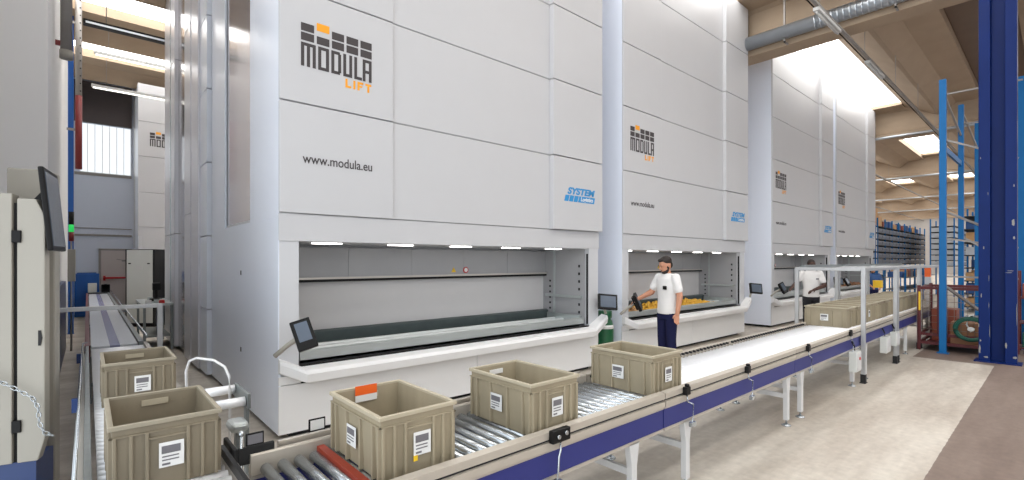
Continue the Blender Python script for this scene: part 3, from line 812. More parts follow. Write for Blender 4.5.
# local x across the face, -y towards the camera
MB().box(-.36, -.012, .0, .10, .36, 2.12).build('door', 'cab_grey', cab, bevel=.006)
MB().box(-.36, .10, .02, .30, .02, .36).build('plinth', 'wall_blue', cab)
dr = MB().prism([(.012, .36), (.115, .36), (.150, .50), (.150, 1.98), (.105, 2.09), (.012, 2.09)], 'y', .0, .08).build('door', 'cab_grey', cab, bevel=.006)
MB().box(-.012, .012, .03, .09, .36, 2.06).build('hinge_gap', 'dark_gap', cab)
for z in (.60, 1.84): MB().box(-.012, .035, -.012, .02, z-.04, z+.04).build('latch', 'black', cab, bevel=.004)
MB().prism([(.118, 1.12), (.130, 1.12), (.138, 1.17), (.130, 1.22), (.118, 1.22)], 'y', -.006, .0).build('hand_hole', 'dark_gap', dr)
bx = thing('beige_box', 'grey-beige metal box standing behind the control cabinet top', 'box', (-.42, 5.05, 0), math.radians(-15))
MB().box(-.02, .20, 0, .12, .0, 2.36).build('housing', 'cab_grey', bx, bevel=.01)
MB().box(.20, .245, .01, .11, .0, 2.34).build('side_cover', 'cab_grey', bx, bevel=.01)
mo = thing('monitor', 'flat screen seen edge-on on a black mount over the control cabinet', 'monitor', (-.165, 4.66, 2.02), math.radians(83))
R = Euler((math.radians(-5), math.radians(0), 0)).to_matrix().to_4x4()
MB().box(-.22, .22, 0, .03, -.27, .29).xf(R).build('housing', 'black', mo, bevel=.008)
MB().box(-.20, .20, -.004, 0, -.24, .26).xf(R).build('screen', 'screen', mo)
MB().prism([(.03, .16), (.10, .06), (.10, -.10), (.03, -.18)], 'x', -.12, .12).build('mount', 'black', mo)
# chain
def link(parent, p, d, twist):
    u, w = MB()._basis(d) if False else (None, None)
    b = MB(); pts = []
    a, r_ = .020, .011
    for i in range(12):
        t = 2*PI*i/12; pts.append((math.cos(t)*a, math.sin(t)*r_, 0))
    b.tube(pts, .0035, 6, closed=True)
    q = Vector(d).to_track_quat('X', 'Z').to_matrix().to_4x4() @ Matrix.Rotation(twist, 4, 'X')
    b.xf(Matrix.Translation(p) @ q)
    return b.build('link', 'zinc', parent)
ch = thing('chain', 'steel chain draped across the beige control cabinet doors', 'chain', (-.355, 4.50, 0), math.radians(-15))
path = []
P = [Vector((-.16, -.04, .99)), Vector((.0, -.04, .87)), Vector((.10, -.04, .79)), Vector((.13, -.04, .72)), Vector((.135, -.04, .62)), Vector((.16, -.04, .55)), Vector((.20, -.03, .52))]
seglen = .030; cur = 0; pos = P[0].copy(); i = 0; n = 0
for a_, b_ in zip(P, P[1:]):
    L_ = (b_-a_).length; k = max(1, round(L_/seglen))
    for q in range(k):
        link(ch, a_+(b_-a_)*((q+.5)/k), b_-a_, (n % 2)*PI/2); n += 1
st = thing('stack_light', 'small red and green signal light against the left wall', 'signal light', (-.22, 12.2, 0))
MB().cyl((0, 0, .0), (0, 0, 2.05), .015).build('stem', 'pipe_grey', st)
MB().cyl((0, 0, 2.05), (0, 0, 2.22), .038).build('red_lens', 'lens_red', st)
MB().cyl((0, 0, 2.22), (0, 0, 2.36), .038).build('green_lens', 'glow_green', st)
MB().cyl((0, 0, 2.36), (0, 0, 2.60), .038).build('cap', 'black', st)
MB().box(-.05, .06, -.05, .05, 1.3, 1.9).build('housing', 'cab_grey', st, bevel=.01)
# pipes and posts on the left wall
dp_ = thing('down_pipe', 'fat grey pipe with a capped end high on the left wall', 'pipe', (-.23, 9.75, 0))
MB().cyl((0, 0, 4.78), (0, 0, 7.95), .068, n=20).build('pipe', 'pipe_grey', dp_)
MB().cyl((0, 0, 4.68), (0, 0, 4.80), .078, n=20).build('end_cap', 'cab_grey', dp_)
MB().box(-.12, .0, -.02, .02, 4.86, 4.93).build('bracket', 'pipe_red', dp_)
bp = thing('steel_post', 'slim bright blue post against the left wall by the window', 'post', (-.28, 15.1, 0))
MB().box(-.05, .05, -.05, .05, .01, 7.95).build('post', 'post_blue', bp)
MB().box(-.06, .06, -.06, .06, 0, .012).build('base_plate', 'post_blue', bp)
rp = thing('riser_pipe', 'riser pipe, grey above and dark red below, beside the blue post', 'pipe', (-.14, 14.6, 0))
MB().cyl((0, 0, 5.4), (0, 0, 7.95), .058, n=16).build('upper_pipe', 'pipe_grey', rp)
MB().cyl((0, 0, 3.75), (0, 0, 5.4), .06, n=16).build('lower_pipe', 'pipe_red', rp)
b = MB()
for k in range(14): b.ball((.03, -.055, 5.5+k*.17), .014, (1, 1, 1), 8, 6)
b.build('bolts', 'black', rp)
MB().box(-.2, .0, -.02, .02, 4.6, 4.65).box(-.2, 0, -.02, .02, 7.0, 7.05).build('bracket', 'pipe_grey', rp)
bcab = thing('blue_housing', 'bright blue machine housing at the far end of the belt conveyor', 'housing', (-.28, 19.2, 0))
MB().box(0, .56, 0, .6, .02, 1.30).box(.05, .50, .05, .55, 1.3, 1.33).build('housing', 'post_blue', bcab, bevel=.02)
eu = thing('drive_unit', 'small light grey drive box at the far end of the belt conveyor', 'box', (.02, 18.85, 0))
MB().box(0, .2, 0, .2, .75, 1.02).build('box', 'cab_grey_light', eu, bevel=.01)
MB().box(.30, .50, 0, .2, .75, .98).cyl((.4, 0, .9), (.4, .22, .9), .09).build('motor', 'black', eu, bevel=.01)
MB().box(0, .5, .02, .18, 0, .75).build('stand', 'galv_dark', eu)
# grey switch cabinet
sc_ = thing('switch_cabinet', 'tall light grey switch cabinet beside the door with the red bar', 'cabinet', (.72, 15.75, 0), math.radians(-41))
MB().box(0, .75, .02, .45, .08, 1.98).build('housing', 'dark_gap', sc_, bevel=.005)
d_ = MB().box(.05, .70, 0, .02, .10, 1.96).build('door', 'cab_grey_light', sc_, bevel=.005)
MB().box(.10, .16, -.012, 0, 1.60, 1.63).build('handle', 'black', d_); MB().box(.58, .64, -.012, 0, 1.60, 1.63).build('handle', 'black', d_)
MB().box(.30, .45, -.004, 0, 1.46, 1.56).build('plate', 'lamp_body', d_)
MB().box(.02, .73, .03, .43, 0, .08).build('plinth', 'black', sc_)
# small shelf rack and table behind it
sr = thing('small_rack', 'dark shelf rack with grey shelves behind the switch cabinet', 'rack', (1.62, 15.75, 0), math.radians(-41))
for x_ in (0, .76): MB().box(x_, x_+.04, 0, .04, 0, 2.05).box(x_, x_+.04, .4, .44, 0, 2.05).build('post', 'bin_grey', sr)
for k in range(8): MB().box(.04, .76, 0, .44, .25+k*.19, .27+k*.19).build('shelf', 'bin_grey', sr)
for k in range(7): MB().box(.06, .74, .05, .42, .272+k*.19, .37+k*.19).build('tote', 'dark_gap', sr)
MB().box(-.05, .85, -.02, .46, 2.05, 2.09).build('top', 'lamp_body', sr)
wt = thing('work_table', 'low steel work table with small parts in front of the switch cabinet', 'table', (.78, 11.2, 0))
for x_ in (0, .42):
    for y_ in (0, 1.5): MB().box(x_, x_+.04, y_, y_+.04, 0, .84).build('leg', 'galv_dark', wt)
MB().box(-.02, .48, -.02, 1.56, .84, .88).build('table_top', 'galv', wt)
MB().box(.04, .42, .02, 1.52, .25, .28).build('lower_shelf', 'galv_dark', wt)
ms = thing('microscope_stand', 'black device standing on the low steel work table', 'device', (1.04, 12.0, .88))
MB().box(-.1, .1, -.08, .08, 0, .05).box(-.03, .03, .0, .06, .05, .28).box(-.06, .07, -.1, .06, .22, .36).build('housing', 'black', ms, bevel=.01)
for k in range(9):
    x_ = .84+random.random()*.34; y_ = 11.3+k*.07 if k < 6 else 12.3+(k-6)*.12
    w_ = random.uniform(.03, .05)
    o = MB().box(-w_, w_, -.025, .025, 0, random.uniform(.03, .07)).build('small_part', ['warn_red', 'paper', 'galv', 'black'][k % 4], bevel=.004)
    o.location = (x_, y_, .88); tag(o, ['small red part', 'small white part', 'small steel part', 'small black part'][k % 4]+' lying on the low steel work table, %s from its near edge' % ORD[k], 'part', 'loose parts on the steel table')

# ------------------------------------------------------------------ ceiling services
du = thing('air_duct', 'round galvanised duct hung along the first roof girder', 'duct', (11.26, 0, 6.60))
b = MB().cyl((0, -12, 0), (0, 4.72, 0), .145, n=24); b.build('duct', 'duct', du)
b = MB()
for k in range(54): b.cyl((0, -2+k*.10, 0), (0, -2+k*.10+.03, 0), .150, n=24, caps=True)
b.build('duct_ribs', 'duct', du)
for yy in (.3, 2.0, 3.9): MB().box(-.02, .02, yy, yy+.03, -.22, 1.39).box(-.02, .18, yy, yy+.03, -.22, -.19).build('hanger', 'pipe_grey', du)
for gi, gx in enumerate(GX[2:6]):
    o = thing('service_pipe', ['light pipe under the second roof girder', 'light pipe under the third roof girder', 'light pipe under the fourth roof girder', 'light pipe under the fifth roof girder'][gi], 'pipe', (gx-.34, 0, 6.42), 0, 'pipes under the roof girders')
    MB().cyl((0, -10, 0), (0, 19, 0), .05, n=12).build('pipe', 'duct', o)
    for yy in (-6, 0, 6, 12): MB().box(-.01, .1, yy, yy+.03, .0, .05).build('bracket', 'pipe_grey', o)
def trunking(label, y, xa, xb, z=6.2, r=.03):
    o = thing('cable_trunking', label, 'cable tray', (0, y, z), 0, 'cable runs under the roof')
    MB().box(xa, xb, -r, r, -.02, .02).build('tray', 'pipe_grey', o)
    MB().cyl((xa, .06, -.01), (xb, .06, -.01), .012, n=8).build('cable', 'black', o)
    for k in range(int((xb-xa)/3)): MB().cyl((xa+1+k*3, 0, .02), (xa+1+k*3, 0, 7.99-z), .006, n=6).build('hanger', 'pipe_grey', o)
trunking('cable run crossing below the first girder toward the pale blue rack', 2.83, 8.8, 46)
trunking('cable run beyond the farthest storage machine, nearer one', 6.3, 23.5, 60, 6.15)
trunking('cable run beyond the farthest storage machine, farther one', 10.0, 26, 70, 6.15)
def tube_lamp(label, x0, x1, y, z, hang=1.0, lit=True):
    o = thing('tube_lamp', label, 'lamp', ((x0+x1)/2, y, z), 0, 'hanging tube lamps'); L = (x1-x0)/2
    MB().box(-L, L, -.05, .05, .0, .06).build('housing', 'lamp_body', o, bevel=.006)
    MB().cyl((-L+.03, 0, -.02), (L-.03, 0, -.02), .018, n=10).build('tube', 'lamp_tube' if lit else 'lamp_body', o)
    for k in (-L*.7, L*.7): MB().cyl((k, 0, .06), (k, 0, hang), .005, n=6).build('hanger', 'pipe_grey', o)
tube_lamp('tube lamp on the cable run in front of the first girder', 9.6, 10.9, 2.83, 6.08, .1, False)
tube_lamp('tube lamp on the cable run just past the first girder', 13.0, 14.4, 2.83, 6.08, .1, False)
tube_lamp('upper of the two hanging tube lamps above the left aisle', .12, 1.9, 14.9, 6.53, 1.47)
tube_lamp('lower of the two hanging tube lamps, in front of the far machine', .08, 2.0, 16.0, 6.05, 1.95)
# tube_lamp('lower hanging tube lamp above the left aisle, in front of the far machine', .05, 2.2, 17.3, 5.55, 1.5)
fl = thing('black_trunking', 'black lighting rail crossing the top of the left aisle', 'cable tray', (0, 13.0, 6.45))
MB().box(-.06, 3.2, -.07, .07, 0, .10).build('rail', 'black', fl)
MB().box(-.02, 3.1, -.075, -.07, .02, .06).build('reflector', 'duct', fl)
for k in (.3, 2.4): MB().cyl((k, 0, .1), (k, 0, 1.5), .008, n=6).build('hanger', 'pipe_grey', fl)

# ------------------------------------------------------------------ right: blue column, rack uprights, cage, hose
bcx = thing('steel_column', 'massive dark blue steel column with chipped paint', 'column', (11.35, .68, 0))
b = MB()
b.box(-.12, .12, .085, .225, .0, 7.95); b.box(-.12, .12, -.225, -.085, .0, 7.95); b.box(.02, .08, -.085, .085, .0, 7.95)
b.build('shaft', 'column_blue', bcx, bevel=.008)
b = MB()
for (yy, zz, sy, sz) in ((.21, .20, .014, .07), (.22, .60, .006, .03), (.19, 1.1, .006, .04), (-.10, .30, .012, .05), (-.2, .12, .03, .02), (.13, .08, .03, .015), (-.15, 1.52, .05, .006), (-.13, 1.49, .04, .005), (.10, 1.4, .004, .06), (.09, .5, .004, .12), (.16, 1.9, .008, .03), (-.18, 2.3, .02, .06), (-.19, 2.05, .012, .03), (.11, 2.8, .005, .03), (.2, 3.4, .005, .02), (.1, .95, .004, .05), (-.22, .8, .004, .2), (.2, .35, .01, .02), (-.19, 2.9, .006, .03)):
    pts = [(yy+sy*math.cos(t)*random.uniform(.6, 1.2), zz+sz*math.sin(t)*random.uniform(.6, 1.2)) for t in [2*PI*k/9 for k in range(9)]]
    b.prism(pts, 'x', -.1225, -.1195)
b.build('paint_chips', 'scratch', bcx)
MB().box(-.18, .18, -.28, .28, 0, .015).build('base_plate', 'column_blue', bcx)
def upright(label, x, y, h, r=.045):
    o = thing('rack_upright', label, 'rack', (x, y, 0), 0, 'light blue rack uprights')
    MB().box(-r, r, -r, r, .012, h).build('post', 'rack_blue', o, bevel=.006)
    MB().box(-r*1.6, r*1.6, -r*1.6, r*1.6, 0, .012).build('foot', 'rack_blue', o)
    return o
u1 = upright('light blue rack upright nearest, in front of the dark red cage', 11.71, 1.41, 4.98, .05)
u2 = upright('light blue rack upright second from the nearest', 13.95, 1.39, 5.0)
u3 = upright('light blue rack upright third, nearest to the blue column', 15.9, 1.30, 5.0)
u4 = upright('light blue rack upright partly behind the blue column', 18.6, 1.1, 5.0)
MB().bar((.05, -.0, 3.75), (2.2, -.02, 3.75), .04, .10).build('beam', 'rack_blue', u1)
MB().bar((.05, 0, 4.75), (2.2, -.02, 4.35), .03, .03).build('brace', 'pipe_grey', u1); MB().bar((.05, .0, 4.72), (.05, -1.0, 4.72), .025, .025).build('brace', 'pipe_grey', u1); MB().bar((.0, 0, 1.25), (.9, -.55, .62), .04, .04).build('brace', 'pipe_grey', u1); MB().bar((0, 0, 2.1), (.0, -.95, 1.9), .03, .03).build('brace', 'pipe_grey', u1); MB().bar((.0, 0, 2.6), (.4, -.9, 2.05), .035, .035).build('brace', 'pipe_grey', u1); MB().bar((0, 0, 3.9), (0, -.95, 3.4), .03, .03).build('brace', 'pipe_grey', u1); MB().bar((0, 0, 1.4), (0, -.95, 1.38), .03, .03).build('brace', 'pipe_grey', u1)
MB().bar((.05, 0, 4.9), (1.9, -.08, 4.4), .03, .03).build('brace', 'pipe_grey', u2); MB().bar((0, 0, 4.6), (0, -1.0, 4.5), .025, .025).build('brace', 'pipe_grey', u2); MB().bar((0, 0, 2.2), (.3, -.95, 1.5), .035, .035).build('brace', 'pipe_grey', u2)
# racked pallets' beams behind uprights
cg = thing('mesh_cage', 'dark red wire mesh cage standing behind the light blue upright', 'cage', (11.93, .78, 0))
for (x_, y_) in ((0, 0), (0, 1.0), (1.3, 0), (1.3, 1.0)):
    MB().box(x_-.025, x_+.025, y_-.025, y_+.025, 0, 1.22).build('post', 'cage_red', cg)
for z in (.14, .30, 1.17):
    MB().box(-.02, .02, .025, .975, z-.025, z+.025).box(1.28, 1.32, .025, .975, z-.025, z+.025).box(.025, 1.275, -.02, .02, z-.025, z+.025).box(.025, 1.275, .98, 1.02, z-.025, z+.025).build('rail', 'cage_red', cg)
MB().box(-.02, .02, .70, .74, .32, 1.15).build('middle_post', 'cage_red', cg)
w = MB()
for k in range(11):
    if abs(k-8) > 0: w.cyl((0, .05+k*.09, .32), (0, .05+k*.09, 1.15), .004, n=5)
    w.cyl((.05+k*.12, 1.0, .32), (.05+k*.12, 1.0, 1.15), .004, n=5)
for k in range(6): w.cyl((0, .03, .40+k*.13), (0, .97, .40+k*.13), .004, n=5); w.cyl((.03, 1, .40+k*.13), (1.27, 1, .40+k*.13), .004, n=5)
w.build('wire_mesh', 'wire', cg)
MB().box(.05, 1.25, .05, .95, .10, .12).build('cage_floor', 'cage_red', cg)
hs = thing('hose_coil', 'coiled green hose hanging on the dark red cage', 'hose', (11.84, 1.05, .46))
b = MB()
for k in range(5):
    R_ = .185+.022*(k % 3); pts = [(-.035*(k//3)+.0, R_*math.cos(t)*1.0, R_*.92*math.sin(t)) for t in [2*PI*i/28 for i in range(28)]]
    b.tube(pts, .016, 8, closed=True)
b.build('hose', 'hose_green', hs)
MB().tube([(.0, .0, -.05), (.01, .06, .08), (.0, .02, .24), (.02, -.03, .26)], .012, 8).ball((.0, .0, .0), .05, (.3, 1, .8)).build('nozzle', 'paper', hs)
MB().box(.02, .07, -.02, .02, .2, .24).build('hook', 'black', hs)
for k, (x_, y_, z_, sx, sy, sz, mm, lb) in enumerate([(12.3, 1.15, .12, .22, .2, .42, 'brown_goods', 'brown carton low inside the dark red cage'), (12.8, 1.5, .12, .22, .18, .62, 'goods_red', 'tall red-brown carton inside the dark red cage'), (12.75, 1.05, .12, .20, .16, .50, 'bin_grey', 'grey carton at the back of the dark red cage')]):
    o = MB().box(-sx, sx, -sy, sy, 0, sz).box(-sx, sx, -.02, .02, sz, sz+.003).build('carton', mm, bevel=.006); o.location = (x_, y_, z_); tag(o, lb, 'box', 'cartons inside the cage')
yt = thing('warning_tape_post', 'yellow-marked edge strip on the corner of the dark red cage', 'marker', (11.86, 1.76, .0))
MB().box(-.012, .012, -.012, .012, .0, 1.18).build('strip', 'cage_red', yt); MB().box(-.016, .0, -.014, .014, .75, 1.1).build('mark', 'yellow', yt)
sb = thing('signal_beacon', 'orange-topped signal box on the far guard frame', 'signal light', (13.95, 1.93, 1.17))
MB().box(-.05, .05, -.05, .05, 0, .16).build('housing', 'bin_light', sb, bevel=.006)
MB().box(-.05, .05, -.05, .05, .16, .38).build('orange_panel', 'orange', sb, bevel=.006)
MB().cyl((0, 0, -1.17), (0, 0, 0), .02, n=8).build('stem', 'alu_frame', sb)
# bits at the right edge behind the column
gb = thing('parts_rack', 'dark red rack with green and red bins at the right edge', 'rack', (12.6, .05, 0))
for (x_, y_) in ((0, 0), (0, .45), (.6, 0), (.6, .45)): MB().box(x_-.02, x_+.02, y_-.02, y_+.02, 0, 1.5).build('post', 'cage_red', gb)
for k in range(3): MB().box(0, .6, .0, .45, .1+k*.45, .12+k*.45).build('shelf', 'cage_red', gb)
for k, (mm, lb) in enumerate((('hose_green', 'green bin on the low shelf at the right edge'), ('glow_green', ''), ('goods_red', 'red bin on the upper shelf at the right edge'))):
    if not lb: continue
    o = MB().prism([(0, 0), (0, .12), (.06, .25), (.40, .25), (.40, 0)], 'y', .04, .40).build('bin', mm, bevel=.01); o.location = (12.66, .05, .12+k*.45); tag(o, lb, 'bin', 'bins at the right edge')
upright('light blue rack upright behind the right edge of the blue column', 13.4, .48, 5.2, .06)

# ------------------------------------------------------------------ background shelving with bins
def rack(label, x0, y0, nx, bw, depth, rows, z0, dz, front='y'):
    r = thing('bin_shelving', label, 'shelving', (x0, y0, 0), 0, 'bin shelving at the far end')
    L = nx*bw
    for i in range(nx+1):
        for y in (0, depth-.05): MB().box(i*bw-.03, i*bw+.03, y, y+.05, 0, z0+rows*dz+.35).build('upright', 'rack_blue', r)
    for k in range(rows+1):
        MB().box(0, L, 0, depth, z0+k*dz-.03, z0+k*dz).build('shelf', 'dark_gap', r)
    return r
binsrc = {}
def bins(x0, y0, nx, bw, rows, z0, dz, m, label, group, per=3, depth=.5):
    key = (m, round(bw/per, 3), round(dz, 3))
    for i in range(nx):
        for p in range(per):
            for k in range(rows):
                if key not in binsrc:
                    w_ = bw/per*.9
                    b = MB().prism([(-.02, dz*.35), (0, 0), (depth, 0), (depth, dz*.78), (.08, dz*.78), (-.02, dz*.6)], 'x', -w_/2, w_/2)
                    o = b.build('storage_bin', m); binsrc[key] = o
                else:
                    o = binsrc[key].copy(); COL.objects.link(o)
                o.location = (x0+i*bw+(p+.5)*bw/per, y0+.01, z0+k*dz)
                col = i*per+p
                tag(o, 'grey bin in the %s row of the long blue shelving, %s from its near end' % (ROWN[k], ORD[col]), 'bin', group)
rack('long blue shelving of grey bins beyond the storage machines', 25.2, 5.1, 8, 1.35, .9, 6, 1.55, .27)
bins(25.2, 5.1, 8, 1.35, 6, 1.55, .27, 'bin_grey', 'grey storage bin in the long blue shelving', 'grey bins in the long shelving', 2, .85)
# end-on light bins at the near end
for k in range(6):
    o = MB().box(-.30, .0, 0, .85, 0, .21).box(-.31, -.30, .05, .8, .14, .2).build('end_tote', 'bin_light', bevel=.01); o.location = (25.14, 5.12, 1.55+k*.27)
    tag(o, 'light grey tote on the near end of the long blue shelving, %s level up' % ['lowest', 'second', 'third', 'fourth', 'fifth', 'top'][k], 'bin', 'light totes at the shelving end')
r0 = thing('end_bracket', 'steel end bracket carrying light totes on the long shelving', 'rack', (24.8, 5.1, 0))
for y in (0, .85): MB().box(0, .04, y, y+.04, 0, 3.2).build('post', 'rack_blue', r0)
for k in range(6): MB().box(0, .36, 0.0, .88, 1.515+k*.27, 1.545+k*.27).build('shelf', 'dark_gap', r0)
# boxes on top
xx = 24.9; k = 0
for (w_, h_, mm, lb) in ((.7, .75, 'cardboard', 'tall cardboard box at the near end on top of the long shelving'), (.6, .45, 'tan_goods', 'pale cardboard box second on top of the long shelving'), (.5, .25, 'goods_red', 'brown-red box on top of the long shelving')):
    o = MB().box(0, w_, 0, .7, 0, h_).box(0, w_, .33, .37, h_, h_+.004).build('carton', mm, bevel=.008); o.location = (xx, 5.2, 3.18); tag(o, lb, 'box', 'cartons on the long shelving'); xx += w_+.15
for k in range(9):
    w_ = .55
    mm = ['goods_blue', 'goods_blue', 'cardboard', 'goods_blue', 'goods_red'][k % 5]
    o = MB().box(0, w_, 0, .5, 0, .25+.06*(k % 2)).box(.02, w_-.02, .02, .48, .25+.06*(k % 2), .27+.06*(k % 2)).build('stored_box', mm, bevel=.01); o.location = (xx+k*.92, 5.25, 3.18); tag(o, ['dark blue', 'dark blue', 'cardboard', 'dark blue', 'brown-red'][k % 5]+' box on top of the long shelving, %s after the cartons' % ORD[k], 'box', 'boxes on the long shelving')
rack('second blue shelving with light grey bins, behind the light blue uprights', 30.5, 3.25, 3, 1.6, .9, 7, 1.45, .27)
for i in range(3):
    for k in range(7):
        o = MB().prism([(0, 0), (0, .15), (.05, .21), (1.4, .21), (1.4, 0)], 'x', 0, .001) if False else MB().box(-.03, 1.35, 0, .8, 0, .20).box(-.045, -.03, .1, .7, .13, .19)
        o = o.build('long_tote', 'bin_light' if i == 0 else 'bin_grey', bevel=.01); o.location = (30.55+i*1.6, 3.29, 1.452+k*.27)
        tag(o, '%s tote on the %s shelf of the second blue shelving, %s bay' % ('light grey' if i == 0 else 'dark grey', ROWN[k], ['nearest', 'middle', 'farthest'][i]), 'bin', 'light totes in the second shelving' if i == 0 else 'grey totes in the second shelving')
rack('dark shelving glimpsed between the light blue uprights', 21.5, 1.35, 4, 1.5, .8, 7, .2, .42)
for i in range(4):
    for k in range(7):
        if (i*3+k) % 4 == 3: continue
        o = MB().box(0, 1.1, 0, .6, 0, .26+.06*((i+k) % 2)).box(.02, 1.08, .28, .32, .26+.06*((i+k) % 2), .264+.06*((i+k) % 2)).build('stored_carton', ['cardboard', 'bin_grey', 'goods_blue', 'bin_light', 'tan_goods'][(i+2*k) % 5], bevel=.01)
        o.location = (21.7+i*1.5, 1.45, .2+k*.42)
        tag(o, '%s on the %s shelf, %s bay, of the dark shelving behind the uprights' % (['carton', 'grey tote', 'blue tote', 'pale tote', 'tan carton'][(i+2*k) % 5], ROWN[k], ['nearest', 'second', 'third', 'farthest'][i]), 'box', 'goods on the dark shelving')
# low goods line seen through the frames
lr = thing('low_rack', 'low rack of mixed goods seen through the far guard frames', 'rack', (23.6, 3.9, 0))
for i in range(4):
    MB().box(i*1.8-.03, i*1.8+.03, 0, .05, 0, 1.5).build('post', 'rack_blue', lr)
MB().box(0, 6.5, 0, .7, .55, .58).build('shelf', 'bin_grey', lr); MB().box(0, 6.5, 0, .7, 1.02, 1.05).build('shelf', 'bin_grey', lr)
for i in range(13):
    mm = ['goods_blue', 'cardboard', 'dark_gap', 'bin_grey', 'goods_red', 'tan_goods'][i*5 % 6]
    o = MB().box(0, .38, 0, .5, 0, .20+.05*(i % 4)).box(.03, .35, .03, .47, .2+.05*(i % 4), .215+.05*(i % 4)).build('goods_box', mm, bevel=.015)
    o.location = (23.7+i*.48, 4.0, 1.051); tag(o, '%s box on the low rack behind the guard frames, %s from the near end' % (['blue', 'cardboard', 'black', 'grey', 'brown-red', 'tan'][i*5 % 6], ORD[i]), 'box', 'boxes on the low rack')
exec_people = True

# ------------------------------------------------------------------ people
def limb(b, pts, rad, flat=1.0):
    """chain of balls and cones; merged by a voxel remesh into one skin"""
    for p, r_ in zip(pts, rad): b.ball(p, r_, (1, 1, 1), 14, 10)
    for (p, q, r1, r2) in zip(pts, pts[1:], rad, rad[1:]): b.cyl(p, q, r1, r2, n=14)
def slab(b, p, q, w1, d1, w2, d2, n=20, steps=1):
    """elliptic frustum between heights (p,q): used for the trunk"""
    A = []; B = []
    for i in range(n):
        t = 2*PI*i/n
        A.append(b.bm.verts.new((p[0]+w1*math.cos(t), p[1]+d1*math.sin(t), p[2]))); B.append(b.bm.verts.new((q[0]+w2*math.cos(t), q[1]+d2*math.sin(t), q[2])))
    for i in range(n): b.bm.faces.new((A[i], A[(i+1)%n], B[(i+1)%n], B[i]))
    b.bm.faces.new(A[::-1]); b.bm.faces.new(B)
def trunk(b, secs):
    """secs: (z, cx, cy, halfwidth, halfdepth) stacked as one closed loft"""
    rings = []; n = 24
    for z, cx, cy, w_, d_ in secs:
        rings.append([b.bm.verts.new((cx+w_*math.cos(2*PI*i/n), cy+d_*math.sin(2*PI*i/n), z)) for i in range(n)])
    for A, B in zip(rings, rings[1:]):
        for i in range(n): b.bm.faces.new((A[i], A[(i+1)%n], B[(i+1)%n], B[i]))
    b.bm.faces.new(rings[0][::-1]); b.bm.faces.new(rings[-1])
def skin(b, name, m, parent, vox=.008, it=3):
    o = b.build(name, m, parent)
    r = o.modifiers.new('remesh', 'REMESH'); r.mode = 'VOXEL'; r.voxel_size = vox; r.use_smooth_shade = True
    s_ = o.modifiers.new('smooth', 'SMOOTH'); s_.factor = .5; s_.iterations = it
    return o
def hand(b, wrist, d, palm_n, curl=.5):
    d = Vector(d).normalized(); n = Vector(palm_n); n = (n-d*n.dot(d)).normalized(); s_ = d.cross(n)
    w0 = Vector(wrist)
    c = w0+d*.045
    for k in range(-2, 3):
        b.cyl(w0+s_*k*.008, w0+d*.085+s_*k*.017, .013, .011, n=8); b.ball(w0+d*.085+s_*k*.017, .011, u=8, v=6)
    for k, L_ in zip((-1.5, -.5, .5, 1.5), (.065, .078, .072, .055)):
        p = w0+d*.085+s_*k*.021; dd = d
        for q in range(3):
            ang = curl*(q+.5)
            dd = (d*math.cos(ang)+n*math.sin(ang)).normalized()
            p2 = p+dd*L_/2.4
            b.cyl(p, p2, .0092-.0007*q, .0086-.0007*q, n=8); b.ball(p2, .0086-.0007*q, u=8, v=6); p = p2
    p = w0+d*.02+s_*.024; p2 = p+(d*.6+s_*.7+n*.3).normalized()*.045; p3 = p2+(d*.9+s_*.2+n*.3).normalized()*.032
    b.cyl(p, p2, .013, .011, n=8); b.ball(p2, .011, u=8, v=6); b.cyl(p2, p3, .010, .009, n=8); b.ball(p3, .009, u=8, v=6)
def head(bd, c, yaw, pitch):
    """head ellipsoid with brow, nose, jaw and ears; returns its matrix"""
    R = Matrix.Translation(c) @ Euler((pitch, 0, yaw)).to_matrix().to_4x4()
    h = MB()
    h.ball((0, .01, .02), .1, (.77, .95, 1.05), 24, 16)
    h.ball((0, -.022, -.045), .07, (.86, .95, .98), 20, 14)        # jaw
    h.ball((0, -.062, -.088), .024, (1, .8, .8), 12, 8)           # chin
    h.cyl((0, -.086, .018), (0, -.112, -.020), .010, .014, n=10); h.ball((0, -.108, -.022), .015, (1, 1, .8), 10, 8)
    h.ball((0, -.088, -.055), .016, (1.7, .6, .6), 12, 8)         # lips
    h.ball((.033, -.075, .028), .018, (1.3, .8, .6), 12, 8); h.ball((-.033, -.075, .028), .018, (1.3, .8, .6), 12, 8)
    for s_ in (-1, 1): h.ball((s_*.079, .012, -.008), .03, (.3, .7, 1), 12, 8)
    h.xf(R)
    tmp = bpy.data.meshes.new('t'); h.bm.to_mesh(tmp); h.bm.free(); bd.bm.from_mesh(tmp); bpy.data.meshes.remove(tmp)
    return R
